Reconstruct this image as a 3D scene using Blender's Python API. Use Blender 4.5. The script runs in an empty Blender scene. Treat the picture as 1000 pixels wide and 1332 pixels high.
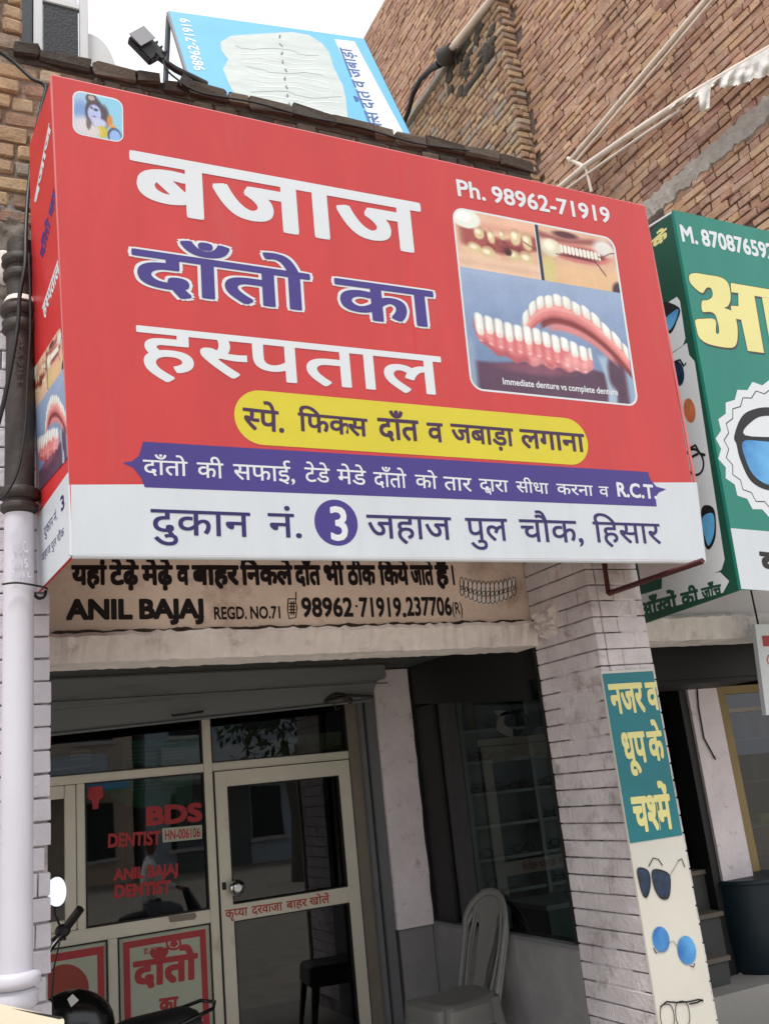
import bpy, bmesh, math, random
import numpy as np
from mathutils import Vector as V, Matrix, Euler
random.seed(11); rng = np.random.default_rng(5)
sc = bpy.context.scene
col = sc.collection
PI = math.pi

# ------------------------------------------------------------------ camera
R = np.array([[0.90055178, 0.03031915, 0.43369026], [-0.42287956, 0.29259599, 0.85764822], [-0.10089286, -0.95575537, 0.27631919]])
EYE = V((0, 0, 1.7))
cd = bpy.data.cameras.new('camera'); cam = bpy.data.objects.new('camera', cd); col.objects.link(cam)
mr = Matrix(((R[0][0], -R[0][1], -R[0][2]), (R[1][0], -R[1][1], -R[1][2]), (R[2][0], -R[2][1], -R[2][2])))
cam.matrix_world = Matrix.Translation(EYE) @ mr.to_4x4()
cd.sensor_fit = 'VERTICAL'; cd.sensor_height = 36; cd.lens = 36 * 1216 / 1332
cd.clip_start = .05; cd.clip_end = 500
sc.camera = cam
# ------------------------------------------------------------------ world, sun, exposure
w = bpy.data.worlds.new('World'); sc.world = w; w.use_nodes = True
nt = w.node_tree; bg = nt.nodes['Background']
sky = nt.nodes.new('ShaderNodeTexSky'); sky.sky_type = 'NISHITA'; sky.sun_disc = False
sky.sun_elevation = math.radians(64); sky.sun_rotation = math.radians(221); sky.dust_density = 3
tc = nt.nodes.new('ShaderNodeTexCoord'); nz = nt.nodes.new('ShaderNodeTexNoise')
nz.inputs['Scale'].default_value = 2.2; nz.inputs['Detail'].default_value = 5
mr_ = nt.nodes.new('ShaderNodeMapRange'); mr_.inputs[1].default_value = .3; mr_.inputs[2].default_value = .7
mr_.inputs[3].default_value = .84; mr_.inputs[4].default_value = .96
mx = nt.nodes.new('ShaderNodeMix'); mx.data_type = 'RGBA'
nt.links.new(tc.outputs['Generated'], nz.inputs['Vector']); nt.links.new(nz.outputs['Fac'], mr_.inputs[0])
nt.links.new(mr_.outputs[0], mx.inputs['Factor']); nt.links.new(sky.outputs[0], mx.inputs[6])
mx.inputs[7].default_value = (7.6, 7.75, 8.1, 1)
nt.links.new(mx.outputs[2], bg.inputs['Color']); bg.inputs['Strength'].default_value = .125
sd = bpy.data.lights.new('sun', 'SUN'); sd.energy = 2.2; sd.angle = math.radians(14); sd.color = (1, .96, .9)
so = bpy.data.objects.new('sun', sd); col.objects.link(so)
sdir = V((.30, .34, -.95)).normalized()
so.rotation_euler = sdir.to_track_quat('-Z', 'Y').to_euler()
sc.view_settings.view_transform = 'Standard'; sc.view_settings.look = 'None'
sc.view_settings.exposure = .44; sc.view_settings.gamma = 1
sc.cycles.max_bounces = 8; sc.cycles.transparent_max_bounces = 12

# ------------------------------------------------------------------ planes seen by the surveying helper
def ray(px, py):
    d = R @ np.array([px - 500, py - 666., 1216.]); return V(d)
def U(px, py, pl, off=0.):
    p, n = pl; n = V(n); d = ray(px, py)
    t = (V(p) - EYE).dot(n) / d.dot(n)
    return EYE + d * t + n * off
def PY(y): return (V((0, y, 0)), V((0, -1, 0)))
def PX(x): return (V((x, 0, 0)), V((-1, 0, 0)))
def PZ(z): return (V((0, 0, z)), V((0, 0, 1)))
def proj(p):
    c = R.T @ np.array(p - EYE); return 500 + 1216 * c[0] / c[2], 666 + 1216 * c[1] / c[2], c[2]
YP, YB, XS, YD = 3.7, 4.233, 2.965, 5.85     # pillar front, beam plane, side wall, shopfront plane

# ------------------------------------------------------------------ materials
def lin(c):
    return tuple(((x / 255) / 12.92 if x / 255 <= .04045 else ((x / 255 + .055) / 1.055) ** 2.4) for x in c) + (1,)
def nd(nt, t, **k):
    n = nt.nodes.new(t)
    for a, b in k.items(): setattr(n, a, b)
    return n
def pm(name, c, rough=.6, var=.12, ns=6., bump=.15, bs=60., dirt=None, metallic=0., spec=.5, stretch=None, c2=None, coat=0.):
    m = bpy.data.materials.new(name); m.use_nodes = True; t = m.node_tree; b = t.nodes['Principled BSDF']; L = t.links.new
    g = nd(t, 'ShaderNodeNewGeometry'); vec = g.outputs['Position']
    if stretch:
        mp = nd(t, 'ShaderNodeMapping'); mp.inputs['Scale'].default_value = stretch; L(vec, mp.inputs[0]); vec2 = mp.outputs[0]
    else: vec2 = vec
    n1 = nd(t, 'ShaderNodeTexNoise'); n1.inputs['Scale'].default_value = ns; n1.inputs['Detail'].default_value = 6; n1.inputs['Roughness'].default_value = .62
    L(vec2, n1.inputs['Vector'])
    a = lin(c); lo = tuple(x * (1 - var) for x in a[:3]) + (1,); hi = tuple(min(1, x * (1 + var)) for x in a[:3]) + (1,)
    if c2: hi = lin(c2)
    r = nd(t, 'ShaderNodeMapRange'); r.inputs[1].default_value = .32; r.inputs[2].default_value = .68; L(n1.outputs['Fac'], r.inputs[0])
    mx = nd(t, 'ShaderNodeMix', data_type='RGBA'); mx.inputs[6].default_value = lo; mx.inputs[7].default_value = hi; L(r.outputs[0], mx.inputs['Factor'])
    out = mx.outputs[2]
    if dirt:
        dc, amt, dsc = dirt
        n2 = nd(t, 'ShaderNodeTexNoise'); n2.inputs['Scale'].default_value = dsc; n2.inputs['Detail'].default_value = 9; n2.inputs['Roughness'].default_value = .7; L(vec2, n2.inputs['Vector'])
        r2 = nd(t, 'ShaderNodeMapRange'); r2.inputs[1].default_value = .66 - .22 * amt; r2.inputs[2].default_value = .80 - .15 * amt; r2.inputs[4].default_value = min(1, amt * 1.3); L(n2.outputs['Fac'], r2.inputs[0])
        m2 = nd(t, 'ShaderNodeMix', data_type='RGBA'); L(r2.outputs[0], m2.inputs['Factor']); L(out, m2.inputs[6]); m2.inputs[7].default_value = lin(dc); out = m2.outputs[2]
    L(out, b.inputs['Base Color'])
    b.inputs['Roughness'].default_value = rough; b.inputs['Metallic'].default_value = metallic; b.inputs['Specular IOR Level'].default_value = spec
    if coat: b.inputs['Coat Weight'].default_value = coat; b.inputs['Coat Roughness'].default_value = .08
    if bump:
        n3 = nd(t, 'ShaderNodeTexNoise'); n3.inputs['Scale'].default_value = bs; n3.inputs['Detail'].default_value = 5; L(vec2, n3.inputs['Vector'])
        bp = nd(t, 'ShaderNodeBump'); bp.inputs['Strength'].default_value = bump; bp.inputs['Distance'].default_value = .01; L(n3.outputs['Fac'], bp.inputs['Height']); L(bp.outputs[0], b.inputs['Normal'])
    return m
def brickmat(name, stops, mortar=(150, 140, 128), smear=.35, dark=(40, 34, 30), darkamt=.3, rough=.9):
    m = bpy.data.materials.new(name); m.use_nodes = True; t = m.node_tree; b = t.nodes['Principled BSDF']; L = t.links.new
    g = nd(t, 'ShaderNodeNewGeometry'); oi = nd(t, 'ShaderNodeObjectInfo')
    ad = nd(t, 'ShaderNodeMath', operation='ADD'); L(g.outputs['Random Per Island'], ad.inputs[0]); L(oi.outputs['Random'], ad.inputs[1])
    fr = nd(t, 'ShaderNodeMath', operation='FRACT'); L(ad.outputs[0], fr.inputs[0])
    cr = nd(t, 'ShaderNodeValToRGB'); cr.color_ramp.interpolation = 'LINEAR'
    e = cr.color_ramp.elements
    while len(e) < len(stops): e.new(.5)
    for i, s in enumerate(stops): e[i].position = i / (len(stops) - 1); e[i].color = lin(s)
    L(fr.outputs[0], cr.inputs[0]); out = cr.outputs[0]
    def layer(out, scale, lo, hi, amt, colr, blend='MIX'):
        n = nd(t, 'ShaderNodeTexNoise'); n.inputs['Scale'].default_value = scale; n.inputs['Detail'].default_value = 8; n.inputs['Roughness'].default_value = .7; L(g.outputs['Position'], n.inputs['Vector'])
        r = nd(t, 'ShaderNodeMapRange'); r.inputs[1].default_value = lo; r.inputs[2].default_value = hi; r.inputs[4].default_value = amt; L(n.outputs['Fac'], r.inputs[0])
        q = nd(t, 'ShaderNodeMix', data_type='RGBA', blend_type=blend); L(r.outputs[0], q.inputs['Factor']); L(out, q.inputs[6]); q.inputs[7].default_value = colr; return q.outputs[2]
    out = layer(out, 30, .4, .7, .45, (.45, .4, .38, 1), 'MULTIPLY')
    out = layer(out, 11, .5, .72, smear, lin(mortar))
    out = layer(out, 1.6, .5, .75, darkamt, lin(dark))
    L(out, b.inputs['Base Color']); b.inputs['Roughness'].default_value = rough; b.inputs['Specular IOR Level'].default_value = .25
    n3 = nd(t, 'ShaderNodeTexNoise'); n3.inputs['Scale'].default_value = 70; n3.inputs['Detail'].default_value = 6; L(g.outputs['Position'], n3.inputs['Vector'])
    bp = nd(t, 'ShaderNodeBump'); bp.inputs['Strength'].default_value = .5; bp.inputs['Distance'].default_value = .01; L(n3.outputs['Fac'], bp.inputs['Height']); L(bp.outputs[0], b.inputs['Normal'])
    return m
def attrmat(name, rough=.4):
    m = bpy.data.materials.new(name); m.use_nodes = True; t = m.node_tree; b = t.nodes['Principled BSDF']
    a = nd(t, 'ShaderNodeAttribute'); a.attribute_name = 'print'; t.links.new(a.outputs['Color'], b.inputs['Base Color']); b.inputs['Roughness'].default_value = rough
    return m
def glassmat(name, tint, ior=1.5, k=1.0):
    m = bpy.data.materials.new(name); m.use_nodes = True; t = m.node_tree; L = t.links.new
    t.nodes.remove(t.nodes['Principled BSDF']); o = t.nodes['Material Output']
    f = nd(t, 'ShaderNodeFresnel'); f.inputs[0].default_value = ior
    tr = nd(t, 'ShaderNodeBsdfTransparent'); tr.inputs[0].default_value = tint
    gl = nd(t, 'ShaderNodeBsdfGlossy'); gl.inputs['Roughness'].default_value = .01; gl.inputs[0].default_value = (.95, .97, 1, 1)
    n = nd(t, 'ShaderNodeTexNoise'); n.inputs['Scale'].default_value = 1.2; g = nd(t, 'ShaderNodeNewGeometry'); L(g.outputs['Position'], n.inputs['Vector'])
    bp = nd(t, 'ShaderNodeBump'); bp.inputs['Strength'].default_value = .06; bp.inputs['Distance'].default_value = .02; L(n.outputs['Fac'], bp.inputs['Height']); L(bp.outputs[0], gl.inputs['Normal'])
    iv = nd(t, 'ShaderNodeMath', operation='SUBTRACT'); iv.inputs[0].default_value = 1; L(g.outputs['Backfacing'], iv.inputs[1]); ml = nd(t, 'ShaderNodeMath', operation='MULTIPLY'); ml.inputs[1].default_value = 1; L(f.outputs[0], ml.inputs[0]); L(iv.outputs[0], ml.inputs[1]); m15 = nd(t, 'ShaderNodeMath', operation='MULTIPLY'); m15.inputs[1].default_value = k; L(ml.outputs[0], m15.inputs[0])
    mx = nd(t, 'ShaderNodeMixShader'); L(m15.outputs[0], mx.inputs[0]); L(tr.outputs[0], mx.inputs[1]); L(gl.outputs[0], mx.inputs[2]); L(mx.outputs[0], o.inputs[0])
    return m
M = dict(
    red=pm('red_vinyl', (192, 56, 54), .34, .07, 2.5, .12, 3, dirt=((176, 92, 86), .3, 3), stretch=(1.6, 1, .45)),
    redside=pm('red_side_vinyl', (198, 48, 50), .4, .1, 3, .05, 10),
    white=pm('white_vinyl', (200, 206, 212), .4, .05, 3, .1, 4, dirt=((176, 172, 168), .3, 4), stretch=(1.6, 1, .45)),
    whitet=pm('white_print', (212, 216, 220), .42, .02, 3, 0),
    purple=pm('purple_print', (64, 50, 126), .42, .05, 4, 0),
    navy=pm('navy_print', (40, 30, 92), .42, .05, 4, 0),
    yellow=pm('yellow_print', (206, 192, 44), .4, .04, 3, 0),
    plum=pm('plum_print', (62, 30, 66), .42, .05, 3, 0),
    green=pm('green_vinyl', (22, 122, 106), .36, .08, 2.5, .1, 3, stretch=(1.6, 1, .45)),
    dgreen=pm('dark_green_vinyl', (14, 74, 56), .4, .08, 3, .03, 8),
    cream=pm('cream_print', (222, 214, 142), .42, .03, 3, 0),
    brown=pm('brown_print', (70, 62, 60), .5, .05, 3, 0),
    black=pm('black_print', (16, 14, 16), .45, .1, 3, 0),
    grey=pm('grey_print', (110, 112, 116), .45, .1, 3, 0),
    lens=pm('blue_lens_print', (30, 105, 190), .3, .2, 2.2, 0, c2=(110, 190, 235)),
    lensd=pm('dark_lens_print', (20, 26, 34), .3, .2, 18, 0, c2=(30, 60, 96)),
    orange=pm('orange_print', (196, 110, 70), .4, .2, 20, 0),
    teal=pm('teal_paint', (18, 112, 122), .45, .08, 4, .05, 20, dirt=((60, 100, 104), .3, 9)),
    panelw=pm('cream_panel', (205, 202, 192), .45, .05, 2, .04, 20),
    whitebrick=pm('white_painted_brick', (206, 199, 200), .78, .15, 5, .7, 45, dirt=((128, 110, 102), .62, 6)),
    whitebrick2=pm('white_painted_brick_clean', (204, 199, 206), .75, .1, 5, .5, 45, dirt=((146, 128, 122), .4, 4.5)),
    mortar=pm('painted_mortar', (46, 40, 40), .95, .2, 9, .3, 60, c2=(190, 180, 182)),
    plaster=pm('flaking_plaster', (214, 204, 200), .85, .1, 5, .6, 26, dirt=((112, 92, 82), .45, 6)),
    beam=pm('whitewashed_concrete', (232, 224, 219), .85, .12, 6, .6, 22, dirt=((120, 98, 86), .5, 5)),
    post=pm('whitewashed_post', (226, 216, 218), .8, .08, 5, .5, 24, dirt=((126, 72, 58), .42, 13)),
    board=pm('painted_wall_board', (222, 204, 188), .8, .12, 3, .4, 30, dirt=((140, 108, 92), .6, 3.2)),
    mould=pm('black_mould', (44, 38, 33), .95, .3, 8, .8, 30, c2=(84, 76, 66)),
    rubble=pm('rough_plaster_patch', (120, 112, 104), .95, .3, 9, 1., 20, dirt=((60, 48, 42), .6, 9)),
    concrete=pm('grey_mortar_band', (150, 142, 134), .95, .18, 8, .9, 26, dirt=((96, 84, 76), .4, 10)),
    brick=brickmat('raw_brick', [(178, 136, 114), (190, 152, 124), (164, 122, 106), (196, 164, 132), (180, 144, 124), (150, 112, 98), (192, 158, 136), (172, 134, 116), (184, 150, 112)], mortar=(182, 166, 152), smear=.75, dark=(70, 56, 48), darkamt=.45),
    brickold=brickmat('weathered_brick', [(170, 138, 112), (182, 154, 122), (158, 124, 104), (156, 146, 134), (188, 160, 126), (146, 112, 96)], mortar=(150, 144, 134), smear=.35, darkamt=.45),
    brickblk=brickmat('mossy_brick', [(86, 76, 66), (62, 54, 48), (104, 92, 80), (74, 70, 64)], mortar=(96, 92, 84), smear=.3, darkamt=.5),
    joint2=pm('left_mortar', (132, 114, 100), .97, .25, 20, .8, 60),
    joint=pm('raw_mortar', (104, 88, 78), .97, .25, 20, .8, 60),
    iron=pm('black_cast_iron', (52, 43, 40), .6, .2, 8, .4, 30, dirt=((84, 70, 62), .35, 7)),
    pipew=pm('white_painted_pipe', (198, 195, 205), .48, .07, 3, .25, 20, dirt=((142, 130, 128), .42, 7), stretch=(1, 1, .25)),
    cable=pm('black_cable', (18, 17, 17), .5, .1, 3, 0),
    steel=pm('grey_painted_steel', (104, 106, 108), .5, .08, 4, .1, 20, dirt=((70, 60, 54), .35, 6)),
    shutter=pm('shutter_sheet', (112, 116, 116), .5, .08, 3, .1, 16, dirt=((78, 78, 76), .5, 4), stretch=(.3, 1, 2)),
    maroon=pm('maroon_steel', (72, 24, 24), .5, .2, 8, .1, 20),
    alu=pm('aluminium_section', (208, 202, 186), .42, .06, 3, .08, 12, metallic=.25, dirt=((120, 108, 92), .3, 5)),
    alud=pm('dark_aluminium', (126, 118, 106), .45, .1, 3, .1, 12, metallic=.25),
    gasket=pm('black_gasket', (20, 18, 18), .6, .1, 3, 0),
    glass=glassmat('shop_glass', (.46, .50, .48, 1), 1.5, 1.4),
    glassd=glassmat('tinted_glass', (.34, .37, .37, 1), 1.45, 1.1),
    redfilm=pm('red_sticker', (164, 28, 34), .5, .1, 5, 0),
    redink=pm('faded_red_ink', (170, 56, 44), .5, .15, 16, 0),
    poster=pm('poster_paper', (176, 180, 160), .6, .05, 3, 0),
    posterred=pm('poster_red', (172, 52, 56), .6, .08, 6, 0),
    hs=pm('sheet_print_blue', (98, 172, 222), .45, .06, 2, .05, 6),
    hw=pm('sheet_print_white', (214, 220, 216), .5, .04, 3, .1, 6),
    hblob=pm('peeled_grey_film', (182, 190, 186), .5, .1, 3, .5, 7, stretch=(1, 1, 3)),
    hbtext=pm('sheet_print_text', (60, 90, 150), .5, .05, 3, 0),
    coolw=pm('cooler_white', (206, 206, 206), .4, .05, 3, .05, 20),
    mesh=pm('dark_cooling_mesh', (44, 46, 50), .7, .4, 60, .6, 90),
    lamp=pm('lamp_black', (34, 34, 36), .5, .1, 4, .1, 20),
    lampg=pm('lamp_glass', (150, 152, 156), .15, .05, 4, 0),
    plastic=pm('grey_plastic', (112, 112, 108), .42, .05, 3, .05, 20, dirt=((96, 92, 84), .3, 7)),
    bblack=pm('bike_black', (12, 12, 13), .22, .1, 3, 0, spec=.6),
    bmat=pm('bike_matt_black', (20, 20, 21), .6, .1, 6, .15, 60),
    chrome=pm('chrome', (190, 192, 196), .12, .03, 3, 0, metallic=1.),
    mirror=pm('mirror_glass', (235, 238, 242), .03, .01, 3, 0, metallic=1.),
    sticker=pm('silver_sticker', (200, 202, 198), .35, .05, 3, 0),
    canopy=pm('cream_sheet', (214, 200, 176), .6, .06, 3, .1, 20, dirt=((150, 130, 104), .35, 4)),
    rubber=pm('tyre_rubber', (20, 20, 20), .85, .1, 8, .2, 60),
    wood=pm('yellow_wood', (138, 118, 72), .6, .15, 6, .2, 30, stretch=(1, 1, .2)),
    bluedark=pm('dark_teal_drum', (12, 34, 44), .5, .15, 4, .15, 20),
    ply=pm('dull_wall', (104, 98, 88), .85, .1, 3, .1, 12),
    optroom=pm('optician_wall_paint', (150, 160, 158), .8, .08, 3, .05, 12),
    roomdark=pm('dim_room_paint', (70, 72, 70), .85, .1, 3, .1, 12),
    shelf=pm('shelf_board', (160, 170, 168), .5, .1, 4, .05, 12),
    asphalt=pm('dusty_concrete_road', (168, 160, 148), .92, .12, 3, .4, 40, dirt=((140, 130, 116), .5, 2)),
    tile=pm('grey_floor', (158, 154, 148), .7, .1, 3, .2, 20),
    pole=pm('weathered_pipe', (206, 192, 178), .6, .12, 8, .2, 30),
    cloth=pm('torn_white_plastic', (214, 210, 204), .7, .08, 8, .6, 30),
    plasterw=pm('white_soffit', (206, 200, 200), .8, .06, 4, .2, 16, dirt=((130, 116, 108), .3, 4)),
    pinkwall=pm('far_wall_pink', (218, 196, 176), .85, .08, 3, .1, 10),
    tanwall=pm('far_wall_tan', (214, 204, 184), .85, .08, 3, .1, 10),
    bluewall=pm('far_wall_blue', (184, 198, 206), .85, .08, 3, .1, 10),
    winfar=pm('far_window', (36, 42, 46), .25, .2, 3, 0),
    skin=pm('skin', (120, 78, 58), .55, .08, 6, .05, 30),
    shirt=pm('white_shirt', (242, 241, 242), .8, .05, 4, .2, 20),
    jeans=pm('grey_trousers', (110, 116, 128), .85, .1, 5, .2, 30),
    hair=pm('black_hair', (18, 15, 14), .6, .1, 8, .3, 60),
    leaf=pm('dark_leaf', (52, 70, 36), .7, .3, 9, .2, 20),
    print=attrmat('colour_print'),
)

# ------------------------------------------------------------------ object helpers
def woff(p):
    v = V((0, 0, 0))
    while p is not None: v += p.location; p = p.parent
    return v
def thing(name, label, cat, loc=(0, 0, 0), group=None):
    o = bpy.data.objects.new(name, None); col.objects.link(o); o.location = loc; o.empty_display_size = .1
    o['label'] = label; o['category'] = cat
    if group: o['group'] = group
    return o
def tag(o, label, cat, group=None):
    o['label'] = label; o['category'] = cat
    if group: o['group'] = group
    return o
class MB:
    def __init__(s): s.v = []; s.f = []; s.sm = []
    def add(s, vs, fs, smooth=False):
        n = len(s.v); s.v += [V(x) for x in vs]; s.f += [tuple(i + n for i in f) for f in fs]; s.sm += [smooth] * len(fs); return s
    def box(s, c, d, rot=None):
        hx, hy, hz = d[0] / 2, d[1] / 2, d[2] / 2
        vs = [V((x * hx, y * hy, z * hz)) for x in (-1, 1) for y in (-1, 1) for z in (-1, 1)]
        if rot is not None:
            r = Euler(rot).to_matrix() if not isinstance(rot, Matrix) else rot
            vs = [r @ v for v in vs]
        return s.add([V(c) + v for v in vs], [(0, 1, 3, 2), (4, 6, 7, 5), (0, 4, 5, 1), (2, 3, 7, 6), (0, 2, 6, 4), (1, 5, 7, 3)])
    def bb(s, a, b):
        a, b = V(a), V(b); return s.box((a + b) / 2, [abs(b[i] - a[i]) for i in range(3)])
    def hexa(s, q, d):
        # q: four points of the front face, d: vector of thickness
        q = [V(p) for p in q]; d = V(d)
        return s.add(q + [p + d for p in q], [(0, 1, 2, 3), (7, 6, 5, 4), (0, 4, 5, 1), (1, 5, 6, 2), (2, 6, 7, 3), (3, 7, 4, 0)])
    def tube(s, pts, r, n=10, cap=True, flat=1.0):
        pts = [V(p) for p in pts]; rs = r if isinstance(r, (list, tuple)) else [r] * len(pts)
        rings = []; up = None
        for i, p in enumerate(pts):
            t = (pts[min(i + 1, len(pts) - 1)] - pts[max(i - 1, 0)]).normalized()
            if up is None:
                up = V((0, 0, 1)) if abs(t.z) < .9 else V((1, 0, 0))
            a = t.cross(up).normalized(); b = a.cross(t).normalized(); up = b
            rings.append([p + (a * math.cos(2 * PI * k / n) + b * math.sin(2 * PI * k / n) * flat) * rs[i] for k in range(n)])
        vs = [x for rg in rings for x in rg]; fs = []
        for i in range(len(pts) - 1):
            for k in range(n):
                fs.append((i * n + k, i * n + (k + 1) % n, (i + 1) * n + (k + 1) % n, (i + 1) * n + k))
        s.add(vs, fs, True)
        if cap:
            s.add(rings[0], [tuple(range(n))[::-1]]); s.add(rings[-1], [tuple(range(n))])
        return s
    def ball(s, c, r, nu=14, nv=9, rot=None):
        r = r if isinstance(r, (list, tuple)) else (r, r, r); vs = []; fs = []
        for j in range(nv + 1):
            th = PI * j / nv
            for i in range(nu):
                ph = 2 * PI * i / nu
                p = V((r[0] * math.sin(th) * math.cos(ph), r[1] * math.sin(th) * math.sin(ph), r[2] * math.cos(th)))
                if rot: p = Euler(rot).to_matrix() @ p
                vs.append(V(c) + p)
        for j in range(nv):
            for i in range(nu): fs.append((j * nu + i, (j + 1) * nu + i, (j + 1) * nu + (i + 1) % nu, j * nu + (i + 1) % nu))
        return s.add(vs, fs, True)
    def build(s, name, m, parent=None, bevel=0, kind=None):
        me = bpy.data.meshes.new(name); off = woff(parent)
        me.from_pydata([v - off for v in s.v], [], s.f); me.materials.append(M[m] if isinstance(m, str) else m)
        me.polygons.foreach_set('use_smooth', s.sm)
        bm = bmesh.new(); bm.from_mesh(me)
        if bevel:
            bmesh.ops.bevel(bm, geom=[e for e in bm.edges if len(e.link_faces) == 2 and e.calc_face_angle(0) > .6], offset=bevel, segments=2, affect='EDGES', clamp_overlap=True)
        bmesh.ops.recalc_face_normals(bm, faces=bm.faces); bm.to_mesh(me); bm.free()
        o = bpy.data.objects.new(name, me); col.objects.link(o); o.parent = parent
        if kind: o['kind'] = kind
        return o
def copy_tree(o, parent=None):
    c = o.copy(); col.objects.link(c); c.parent = parent
    for ch in [x for x in bpy.data.objects if x.parent == o]: copy_tree(ch, c)
    return c

# ------------------------------------------------------------------ lettering
_adv = {}; _gl = {}
def _curve(body, wt=0., res=3):
    c = bpy.data.curves.new('glyph', 'FONT'); c.body = body; c.size = 1; c.resolution_u = res
    if wt > 0: c.bevel_depth = wt; c.bevel_resolution = 0
    o = bpy.data.objects.new('glyph', c); col.objects.link(o)
    dg = bpy.context.evaluated_depsgraph_get(); dg.update()
    me = bpy.data.meshes.new_from_object(o.evaluated_get(dg))
    n = len(me.vertices); co = np.zeros(n * 3); me.vertices.foreach_get('co', co); co = co.reshape(-1, 3)
    fs = [tuple(p.vertices) for p in me.polygons]
    bpy.data.objects.remove(o); bpy.data.curves.remove(c); bpy.data.meshes.remove(me)
    return co, fs
def adv(ch):
    if ch not in _adv:
        a = _curve(ch + 'MMM', 0, 1)[0]; b = _curve('MMM', 0, 1)[0]; _adv[ch] = float(a[:, 0].max() - b[:, 0].max())
    return _adv[ch]
HALF = {'स': .215, 'प': .19, 'श': .19, 'क': .12}
def glyph(ch, wt, res=3):
    k = (ch, wt, res)
    if k in _gl: return _gl[k]
    if ch not in _gl: _gl[ch] = _curve(ch, 0, res)
    co, fs = _gl[ch]; C = [co]; F = list(fs); n = len(co)
    if wt > 0:
        offs = [(a * wt, b * wt) for a, b in ((1, 0), (-1, 0), (0, 1), (0, -1), (.86, .86), (-.86, .86), (.86, -.86), (-.86, -.86))]
        if wt > .04: offs += [(a * .5, b * .5) for a, b in offs]
        for i, (dx, dy) in enumerate(offs):
            q = co.copy(); q[:, 0] += dx; q[:, 1] += dy; q[:, 2] -= .004 * (i + 1)
            C.append(q); F += [tuple(v + n * (i + 1) for v in f) for f in fs]
    _gl[k] = (np.concatenate(C), F)
    return _gl[k]
def cutx(co, fs, x=None, y=None):
    bm = bmesh.new(); vs = [bm.verts.new(c) for c in co]
    for f in fs:
        try: bm.faces.new([vs[i] for i in f])
        except ValueError: pass
    if x is not None: bmesh.ops.bisect_plane(bm, geom=bm.verts[:] + bm.edges[:] + bm.faces[:], plane_co=(x, 0, 0), plane_no=(1, 0, 0), clear_outer=True)
    if y is not None: bmesh.ops.bisect_plane(bm, geom=bm.verts[:] + bm.edges[:] + bm.faces[:], plane_co=(0, y, 0), plane_no=(0, 1, 0), clear_outer=True)
    bm.verts.ensure_lookup_table(); bm.verts.index_update()
    co = np.array([v.co[:] for v in bm.verts]) if bm.verts else np.zeros((0, 3)); fs = [tuple(v.index for v in f.verts) for f in bm.faces]; bm.free(); return co, fs
def typeset(text, wt):
    """visual-order text; '~' after a letter = half form, '^' = small letter hung below the previous one"""
    x = 0.; i = 0; parts = []; k = 0
    while i < len(text):
        ch = text[i]; nx = text[i + 1] if i + 1 < len(text) else ''
        if ch == ' ': x += .24; i += 1; continue
        if ch == '^':
            co, fs = glyph(nx, wt); co, fs = cutx(co, fs, y=.53); co = co * .66; co[:, 0] += x - .28; co[:, 1] -= .19
            parts.append((co, fs)); i += 2; k += 1; continue
        co, fs = glyph(ch, wt); a = adv(ch)
        if nx == '~':
            cx = a - HALF.get(ch, .19); co, fs = cutx(co, fs, x=cx + .01); a = cx; i += 1
        co = co.copy(); co[:, 0] += x; co[:, 2] += (k % 4) * .0011 + .07
        parts.append((co, fs)); x += a; i += 1; k += 1
    return parts, x
def letters(name, m, parent, pl, words, off=.002, lat=False, zs=.02):
    """words: (text, A, B, F, weight[, grow]) A/B = ends of the head line, F = a foot, in survey pixels; one object per word"""
    n = V(pl[1]); res = []
    for wd in words:
        mb = MB(); txt, A, B, F, wt = wd[:5]; grow = wd[5] if len(wd) > 5 else 0.
        dev = any('\u0900' <= c <= '\u097f' for c in txt)
        a, b, f = U(*A, pl), U(*B, pl), U(*F, pl)
        ex = (b - a); W = ex.length; ex.normalize(); up = n.cross(ex).normalized(); h = (a - f).dot(up)
        parts, wx = typeset(txt, wt + grow)
        if dev: hh = .622 + 2 * wt; sy = h / hh
        else: hh = .70 + 2 * wt; sy = h / hh
        sx = W / (wx + 2 * wt) if dev else W / (wx - .06 + 2 * wt)
        for co, fs in parts:
            vs = [a + ex * ((c[0] + wt) * sx) + up * ((c[1] + wt) * sy - h) + n * (off * .45 + c[2] * .005) for c in co]
            mb.add(vs, fs)
        res.append(mb.build(name, m, parent))
    return res
def flat(name, m, parent, pl, polys, off=.001):
    for k, poly in enumerate(polys):
        mb = MB(); mb.add([U(*p, pl, off * .45 + k * .00012) for p in poly], [tuple(range(len(poly)))]); o = mb.build(name, m, parent)
    return o
def ell(cx, cy, rx, ry, a=0., n=28, p=2.):
    r = []
    for k in range(n):
        t = 2 * PI * k / n; c, s = math.cos(t), math.sin(t)
        x = rx * abs(c) ** (2 / p) * (1 if c > 0 else -1); y = ry * abs(s) ** (2 / p) * (1 if s > 0 else -1)
        r.append((cx + x * math.cos(a) - y * math.sin(a), cy + x * math.sin(a) + y * math.cos(a)))
    return r
def smooth(pts, n=5):
    out = []
    P = [np.array(p, float) for p in pts]
    for i in range(len(P) - 1):
        a, b, c, d = P[max(i - 1, 0)], P[i], P[i + 1], P[min(i + 2, len(P) - 1)]
        for k in range(n):
            t = k / n; out.append(tuple(.5 * ((2 * b) + (-a + c) * t + (2 * a - 5 * b + 4 * c - d) * t * t + (-a + 3 * b - 3 * c + d) * t ** 3)))
    out.append(tuple(P[-1])); return out
def loop(pts, n=5):
    k = len(pts); q = smooth(list(pts) + list(pts) + list(pts), n); return q[k * n:2 * k * n]
from mathutils import noise as mn_
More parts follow.
